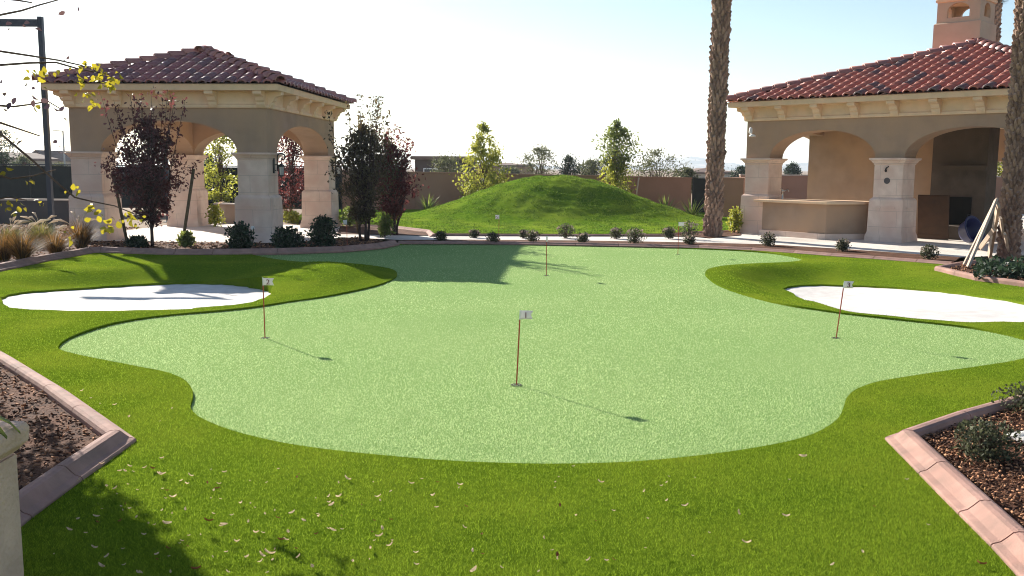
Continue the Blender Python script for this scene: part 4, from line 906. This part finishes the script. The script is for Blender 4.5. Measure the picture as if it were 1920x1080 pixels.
# ------------------------------------------------------------------ foreground tree with yellow leaves, at the left
FT = Vector((-5.35, 7.75, 0)); ft = empty('redbud_tree', FT, 0, 'yellow leaved tree reaching in from the left edge', 'tree')
tb = MB(); tb.tube([(0, 0, -.05), (.05, .0, 1.0), (-.05, .05, 1.9), (.1, 0, 2.9), (.0, 0, 3.9)], [.06, .055, .045, .03, .012], 9)
BR = [([(-120, 90), (-60, 45), (0, 28), (40, 20), (75, 9), (115, -2), (160, -25)], 7.4), ([(-110, 110), (-50, 88), (0, 96), (60, 105), (110, 113), (150, 122), (170, 128)], 7.5), ([(-90, 150), (-40, 125), (0, 122), (55, 118), (105, 117), (150, 130), (180, 135), (205, 140)], 7.3),
      ([(-100, 190), (-50, 192), (0, 198), (25, 200), (55, 196), (90, 190), (115, 205)], 7.6), ([(-80, 210), (0, 230), (30, 240), (75, 255)], 7.4), ([(-60, 150), (0, 250), (60, 300), (110, 345), (140, 370), (170, 377), (215, 386), (262, 405)], 7.2),
      ([(-90, 330), (-30, 320), (20, 335), (60, 330), (105, 318)], 7.8), ([(-90, 390), (-40, 380), (15, 370), (50, 375)], 7.9), ([(-70, -10), (-20, -5), (30, 0), (60, 5)], 7.2)]
for pts_, Y in BR:
    pp = [A(x, y, Y + .06 * math.sin(i * 1.7)) - FT for i, (x, y) in enumerate(pts_)]; z_ = max(.9, pp[0].z - .5)
    tb.tube([(.02, 0, z_)] + pp, [.016] + [.011 - .0085 * i / len(pp) for i in range(len(pp))], 6, False)
for k in range(34):
    a = random.random() * 6.28; z_ = random.uniform(.9, 3.4); e_ = Vector((-.6 + .9 * math.cos(a), .2 + .9 * math.sin(a), z_ + random.uniform(.2, .8)))
    if e_.x > .75: e_.x = .75
    tb.tube([(0, 0, z_), Vector((0, 0, z_)).lerp(e_, .5) + Vector((0, 0, .08)), e_], [.02, .012, .004], 5, False)
tb.build('trunk', M['bark'], ft, True)
def near(pxl, Y, s): 
    return [A(x + random.gauss(0, s), y + random.gauss(0, s), Y + random.gauss(0, .08)) - FT for x, y in pxl]
ylw = []; 
for (x, y, n, s, Y) in [(50, 130, 1, 1, 7.3), (62, 143, 3, 5, 7.3), (80, 141, 3, 5, 7.3), (100, 136, 3, 5, 7.3), (82, 163, 1, 2, 7.3), (150, 128, 12, 11, 7.3), (178, 133, 14, 10, 7.3), (196, 140, 10, 9, 7.3), (215, 148, 8, 7, 7.3), (204, 158, 9, 6, 7.3), (152, 152, 5, 6, 7.3), (213, 165, 3, 4, 7.3),
                        (155, 178, 6, 6, 7.3), (172, 192, 4, 5, 7.3), (172, 177, 5, 5, 7.3), (68, 200, 3, 4, 7.4), (122, 362, 2, 4, 7.2), (143, 355, 2, 4, 7.2), (150, 360, 2, 2, 7.2), (168, 388, 4, 6, 7.2), (178, 398, 6, 6, 7.2), (194, 420, 7, 6, 7.2), (205, 428, 3, 4, 7.2), (222, 416, 4, 4, 7.2), (238, 398, 3, 4, 7.2), (258, 418, 5, 5, 7.2),
                        (210, 440, 2, 3, 7.2), (190, 440, 1, 2, 7.2), (130, 432, 2, 3, 7.2), (132, 445, 2, 3, 7.2), (70, 375, 4, 6, 7.5), (55, 340, 3, 5, 7.6), (12, 380, 6, 9, 7.9), (30, 395, 6, 10, 7.9), (10, 330, 4, 7, 7.8), (245, 408, 3, 4, 7.2), (268, 402, 2, 3, 7.2)]:
    ylw += near([(x, y)] * n, Y, s)
roundleaf('yellow_leaves', np.array(ylw), .052, M['yleaf'], ft, .7, -.5)
dk = near([(10, 5), (10, 50), (14, 58), (45, 45), (52, 52), (62, 52), (45, 150), (16, 168), (22, 192), (68, 165), (36, 180), (60, 178), (72, 186), (100, 200), (108, 205), (105, 195), (112, 192), (40, 260), (98, 268), (112, 272), (110, 288), (125, 20), (145, 20), (128, 108), (132, 110), (126, 115), (4, 148), (2, 175), (5, 205), (2, 245), (3, 262), (65, 190), (82, 205), (118, 218), (1, 10), (50, 300)], 7.4, 2.5)
roundleaf('dull_leaves', np.array(dk), .052, M['purpleaf'], ft, .6, -.3)
CL = [(random.gauss(.3, .6), random.gauss(.8, .5), random.uniform(1.3, 3.4)) for _ in range(100)]
C_ = []
while len(C_) < 7500:
    cx_, cy_, cz_ = random.choice(CL); p_ = Vector((random.gauss(cx_, .17), random.gauss(cy_, .17), random.gauss(cz_, .15)))
    wp = p_ + FT
    if wp.x / wp.y < -.565: C_.append(tuple(p_))
roundleaf('crown', np.array(C_), .07, M['yleaf'], ft, .75, -.3)

# stone planter post in the near left corner, with a plant
PX = A(45, 797, 4.02); PX = Vector((PX.x - .455, 3.67, -.12))
pd = empty('planter_post', PX, 0, 'pale stone planter post cut by the left edge nearest the camera', 'planter')
tan = mat('tan_cast_stone', (.74, .52, .39), (.58, .40, .295), 5, .9, .6, 45, .15, c3=(.58, .41, .31), s3=2.2, detail=9)
MB().sq(-.35, .42, -.45, .35, [(.01, -.05), (0, .1), (0, .86)]).build('post', tan, pd, bevel=.012); MB().sq(-.35, .42, -.45, .35, [(0, .861), (.02, .885), (.035, .90), (.04, .96), (.03, .985), (.0, .995), (-.08, .99), (-.09, .95)]).build('cap', tan, pd, bevel=.004)
bl = empty('broad_leaf_plant', PX + Vector((.14, .06, .96)), 0, 'dark broad bladed plant growing out of the stone planter post', 'plant')
V, F = [], []
for k in range(11):
    a = k * .571; d = Vector((math.cos(a), math.sin(a), 0)); sd_ = Vector((-d.y, d.x, 0)); p_ = Vector((0, 0, 0)) + d * .05; th = 1.1 - .12 * (k % 3)
    kk = len(V)
    for j in range(8):
        u_ = j / 7; ww = .045 * math.sin(math.pi * (.12 + .86 * u_)) + .002; V += [tuple(p_ - sd_ * ww), tuple(p_ + Vector((0, 0, -.012))), tuple(p_ + sd_ * ww)]; p_ = p_ + (d * math.cos(th) + Vector((0, 0, math.sin(th)))) * .062; th -= .32
    for j in range(7): q = kk + j * 3; F += [(q, q + 1, q + 4, q + 3), (q + 1, q + 2, q + 5, q + 4)]
nmesh('leaves', V, F, M['mgreen'], bl, True)

# rocks
def rock(b, r, label):
    me = bmesh.new(); bmesh.ops.create_icosphere(me, subdivisions=3, radius=r); a = np.random.default_rng(int(r * 1000))
    ph = a.random(6) * 6
    for v in me.verts:
        n_ = v.co.normalized(); k = 1 + .16 * math.sin(n_.x * 4 + ph[0]) + .13 * math.sin(n_.y * 5 + ph[1]) + .10 * math.sin(n_.z * 6 + ph[2] + n_.x * 3); v.co = n_ * r * k; v.co.z *= .62
    m_ = bpy.data.meshes.new('rock'); me.to_mesh(m_); me.free(); m_.materials.append(M['rock'])
    for p in m_.polygons: p.use_smooth = True
    o = bpy.data.objects.new('rock', m_); link(o); o.location = b + Vector((0, 0, r * .35)); tag(o, label, 'rock', 'pale rocks in the beds')
rock(G(57, 466), .25, 'pale boulder among the grass clumps at the left'); rock(G(1925, 838), .12, 'whitish rock on the mulch at the right edge'); rock(G(1912, 500, .05), .09, 'small pale stone in the bed under the braced palm')

# ------------------------------------------------------------------ mulch chips, grass blades, fallen leaves
def chips(poly, n, size, seed, zb=.055):
    P = np.array([(p[0], p[1]) for p in poly]); r = np.random.default_rng(seed); x0, y0 = P.min(0); x1, y1 = P.max(0)
    X = r.uniform(x0, x1, n * 4); Y = r.uniform(y0, y1, n * 4); vis = (np.abs(X) < Y * .57 + .4) & (Y > 3.6)
    k = inpoly(X, Y, poly) & vis & (distpoly(X, Y, poly) > .08); X, Y = X[k][:n], Y[k][:n]; m = len(X)
    a = unit(r.normal(size=(m, 3)) * np.array([1, 1, .35])); b_ = unit(np.cross(a, unit(r.normal(size=(m, 3)) * np.array([.5, .5, 1])))); c = np.cross(a, b_)
    L_ = size * (.5 + 1.1 * r.random(m))[:, None]; wd = L_ * (.25 + .3 * r.random(m))[:, None]; th = L_ * .12
    C = np.stack([X, Y, zb + .03 * r.random(m)], 1)
    V = np.stack([C + a * L_ * sx * .5 + b_ * wd * sy * .5 + c * th * sz for sx in (-1, 1) for sy in (-1, 1) for sz in (-1, 1)], 1).reshape(-1, 3)
    f = np.array([(0, 1, 3, 2), (4, 6, 7, 5), (0, 4, 5, 1), (2, 3, 7, 6), (0, 2, 6, 4), (1, 5, 7, 3)]); F = (np.arange(m)[:, None, None] * 8 + f[None]).reshape(-1, 4)
    o = nmesh('bark_chips', V, F, M['chip']); tag(o, None, None, None, 'stuff'); return o
tag(chips(W2(*K_LF) + [Vector((-9, 4))], 14000, .023, 1), 'coarse brown bark chips covering the near left bed')
tag(chips(W2(*K_RF) + [Vector((8, 4))], 14000, .020, 2), 'fine red brown bark chips covering the near right bed')
tag(chips(bedlb, 9000, .05, 3), 'bark chips in the bed in front of the left pavilion')
tag(chips(W2(*K_PALM) + [Vector((17, 22.2))], 2500, .045, 5), 'bark chips in the bed of the braced palm')

def blades(name, X, Y, Zf, hgt, wid, m, label, lean=.5):
    n = len(X); a = rng.random(n) * 6.283; h = hgt * (.6 + .7 * rng.random(n)); ln = lean * rng.normal(size=(n, 2))
    B = np.stack([X, Y, Zf(X, Y) - .004], 1); sd_ = np.stack([np.cos(a), np.sin(a), np.zeros(n)], 1) * np.broadcast_to(np.asarray(wid) * .5, (n,))[:, None]
    T = B + np.stack([ln[:, 0] * h, ln[:, 1] * h, h], 1)
    V = np.stack([B - sd_, B + sd_, T], 1).reshape(-1, 3)
    o = nmesh(name, V, np.arange(3 * n).reshape(n, 3), m); tag(o, label, None, None, 'stuff')
N_ = 520000; Y = 1 / rng.uniform(1 / 24, 1 / 4.1, N_); X = rng.uniform(-1, 1, N_) * (Y * .57 + .2)
k = ~inpoly(X, Y, green) & ~inpoly(X, Y, lsand) & ~inpoly(X, Y, rsand) & ~inpoly(X, Y, W2(*K_LF) + [Vector((-9, 4))]) & ~inpoly(X, Y, W2(*K_RF) + [Vector((8, 4))]) & (distpoly(X, Y, K_LF, False) > .12) & (distpoly(X, Y, K_RF, False) > .12)
X, Y = X[k], Y[k]
k = inpoly(X, Y, outer); X, Y = X[k], Y[k]
blades('turf_blades', X, Y, zturf, .018, .0042 * (Y / 7) ** .8, M['blade'], 'short yellow green artificial grass blades of the front lawn', .6)
N_ = 170000; X = rng.uniform(-8.5, 10.5, N_); Y = rng.uniform(27.8, 40, N_); k = inpoly(X, Y, backl); X, Y = X[k], Y[k]
k = rng.random(len(X)) < np.clip(.25 + hnoise(X * .6, Y, 6, 33) * 1.6 + .4 * (zmound(X, Y) > .3), .08, 1); X, Y = X[k], Y[k]
blades('mound_grass', X, Y, lambda x, y: zmound(x, y) + .035 * hnoise(x * .6, y, 14, 21) * sstep(zmound(x, y) * 1.5), .045, .018, M['lblade'], 'longer tufted grass growing on the mound and back lawn', .8)
N_ = 620000; Y = 1 / rng.uniform(1 / 26, 1 / 5.9, N_); X = rng.uniform(-1, 1, N_) * (Y * .57 + .2); k = inpoly(X, Y, green); X, Y = X[k], Y[k]
blades('green_blades', X, Y, lambda x, y: np.full(len(x), .004), .012, .0042 * (Y / 8) ** .8, M['gblade'], 'very short pale green artificial grass pile of the putting green', .55)
lb_ = []
for (m, s_) in (('paleleaf', 1.0), ('rustleaf', 1.0)):
    mb = MB(); n = 7
    for i in range(n):
        u_ = i / (n - 1); ww = .011 * math.sin(math.pi * (.06 + .9 * u_)); x = (u_ - .5) * .05; z = .006 + .010 * (2 * u_ - 1) ** 2
        mb.v += [(x, -ww, z + .009), (x, 0, z), (x, ww, z + .008)]
    for i in range(n - 1): q = i * 3; mb.f += [(q, q + 3, q + 4, q + 1), (q + 1, q + 4, q + 5, q + 2)]
    me = mb.mesh('fallen_leaf'); me.materials.append(M[m]); lb_.append(me)
LPX = [(305, 860), (310, 935), (280, 983), (215, 918), (235, 946), (228, 950), (255, 971), (200, 914), (350, 908), (400, 922), (408, 917), (395, 935), (452, 945), (470, 945), (478, 952), (435, 967), (390, 979), (420, 985), (355, 1005), (340, 1015), (230, 1030), (190, 1065), (295, 1050), (400, 1045), (425, 1036), (320, 1074), (290, 985), (310, 984), (225, 978), (180, 970), (130, 995), (100, 1040), (160, 1000), (570, 977),
       (520, 972), (540, 1000), (592, 935), (615, 992), (660, 1055), (560, 1045), (640, 968), (700, 905), (712, 940), (770, 908), (820, 952), (870, 990), (905, 1040), (735, 1015), (780, 1060), (940, 1065), (1020, 1010), (1080, 968), (1150, 1050), (1475, 970), (1210, 1028), (1330, 1000), (1505, 858), (1620, 1038), (1840, 1060), (1560, 1060), (170, 747), (188, 758), (155, 733), (95, 680), (85, 673), (240, 784), (135, 708), (322, 767), (215, 760), (500, 905), (560, 890), (250, 885), (235, 885), (1040, 905), (1250, 940), (1700, 900), (1640, 950), (1400, 1020), (1740, 985), (1480, 900), (108, 701), (300, 790), (820, 905), (650, 900)]
for i in range(120): LPX.append((random.triangular(90, 1500, 330), random.uniform(870, 1078)))
for i, (px, py) in enumerate(LPX):
    p = G(px, py, .042)
    if inpoly(np.array([p.x]), np.array([p.y]), green)[0] or abs(p.x) > 4: continue
    r_ = i % 6 == 4; o = bpy.data.objects.new('fallen_leaf', lb_[1 if r_ else 0]); link(o); o.location = p; o.rotation_euler = (random.uniform(-.5, .5), random.uniform(-.4, .4), random.random() * 6.28); s_ = random.choice((.34, .4, .5, .6, .72, .9)) * random.uniform(.8, 1.25); o.scale = (s_, s_ * random.uniform(.7, 1.1), s_)
    tag(o, 'rust coloured dry leaf fallen on the near lawn' if r_ else 'small pale dry leaf fallen on the near lawn', 'leaf', 'rust coloured fallen leaves' if r_ else 'pale fallen leaves')

# ------------------------------------------------------------------ mountains and haze
def ridge(px, Y, name):
    V, F = [], []; xs = np.linspace(px[0][0], px[-1][0], 160); r = np.random.default_rng(5)
    yy = np.interp(xs, [p[0] for p in px], [p[1] for p in px])
    for i in range(5): yy = yy + np.sin(xs * (.05 + .09 * i) + r.random() * 6) * 1.1 / (i + 1)
    for x, y in zip(xs, yy):
        t = A(x, y, Y); t.z = max(t.z, 1)
        for j, (dy, f_) in enumerate([(-700, 0), (-420, .35), (-180, .78), (0, 1), (400, .5), (900, 0)]): V.append((t.x + 60 * math.sin(x * .3 + j), t.y + dy, t.z * f_ * (1 + .1 * math.sin(x * .21 + j * 2)) - .2 if f_ else -.2))
    for i in range(159):
        for j in range(5): k = i * 6 + j; F.append((k, k + 6, k + 7, k + 1))
    o = nmesh(name, V, F, M['mount'], None, True); o['kind'] = 'structure'
ridge([(600, 322), (700, 318), (830, 316), (900, 312), (960, 306), (1010, 311), (1060, 316), (1120, 314), (1210, 309), (1250, 302), (1290, 293), (1315, 300), (1340, 304), (1380, 310), (1420, 314), (1470, 311), (1500, 306), (1560, 312), (1700, 318), (1900, 314), (2100, 320)], 4200, 'mountains')
hz = MB().box(-4200, 4200, -60, 5400, -1.2, 75).build('haze', bpy.data.materials.new('haze')); hz['kind'] = 'stuff'
hm = hz.data.materials[0]; hm.use_nodes = True; hn = hm.node_tree; hn.nodes.remove(hn.nodes['Principled BSDF'])
pv = hn.nodes.new('ShaderNodeVolumePrincipled'); pv.inputs['Color'].default_value = (.80, .90, 1, 1); pv.inputs['Density'].default_value = .00022; pv.inputs['Anisotropy'].default_value = .3
hn.links.new(pv.outputs[0], hn.nodes['Material Output'].inputs['Volume'])
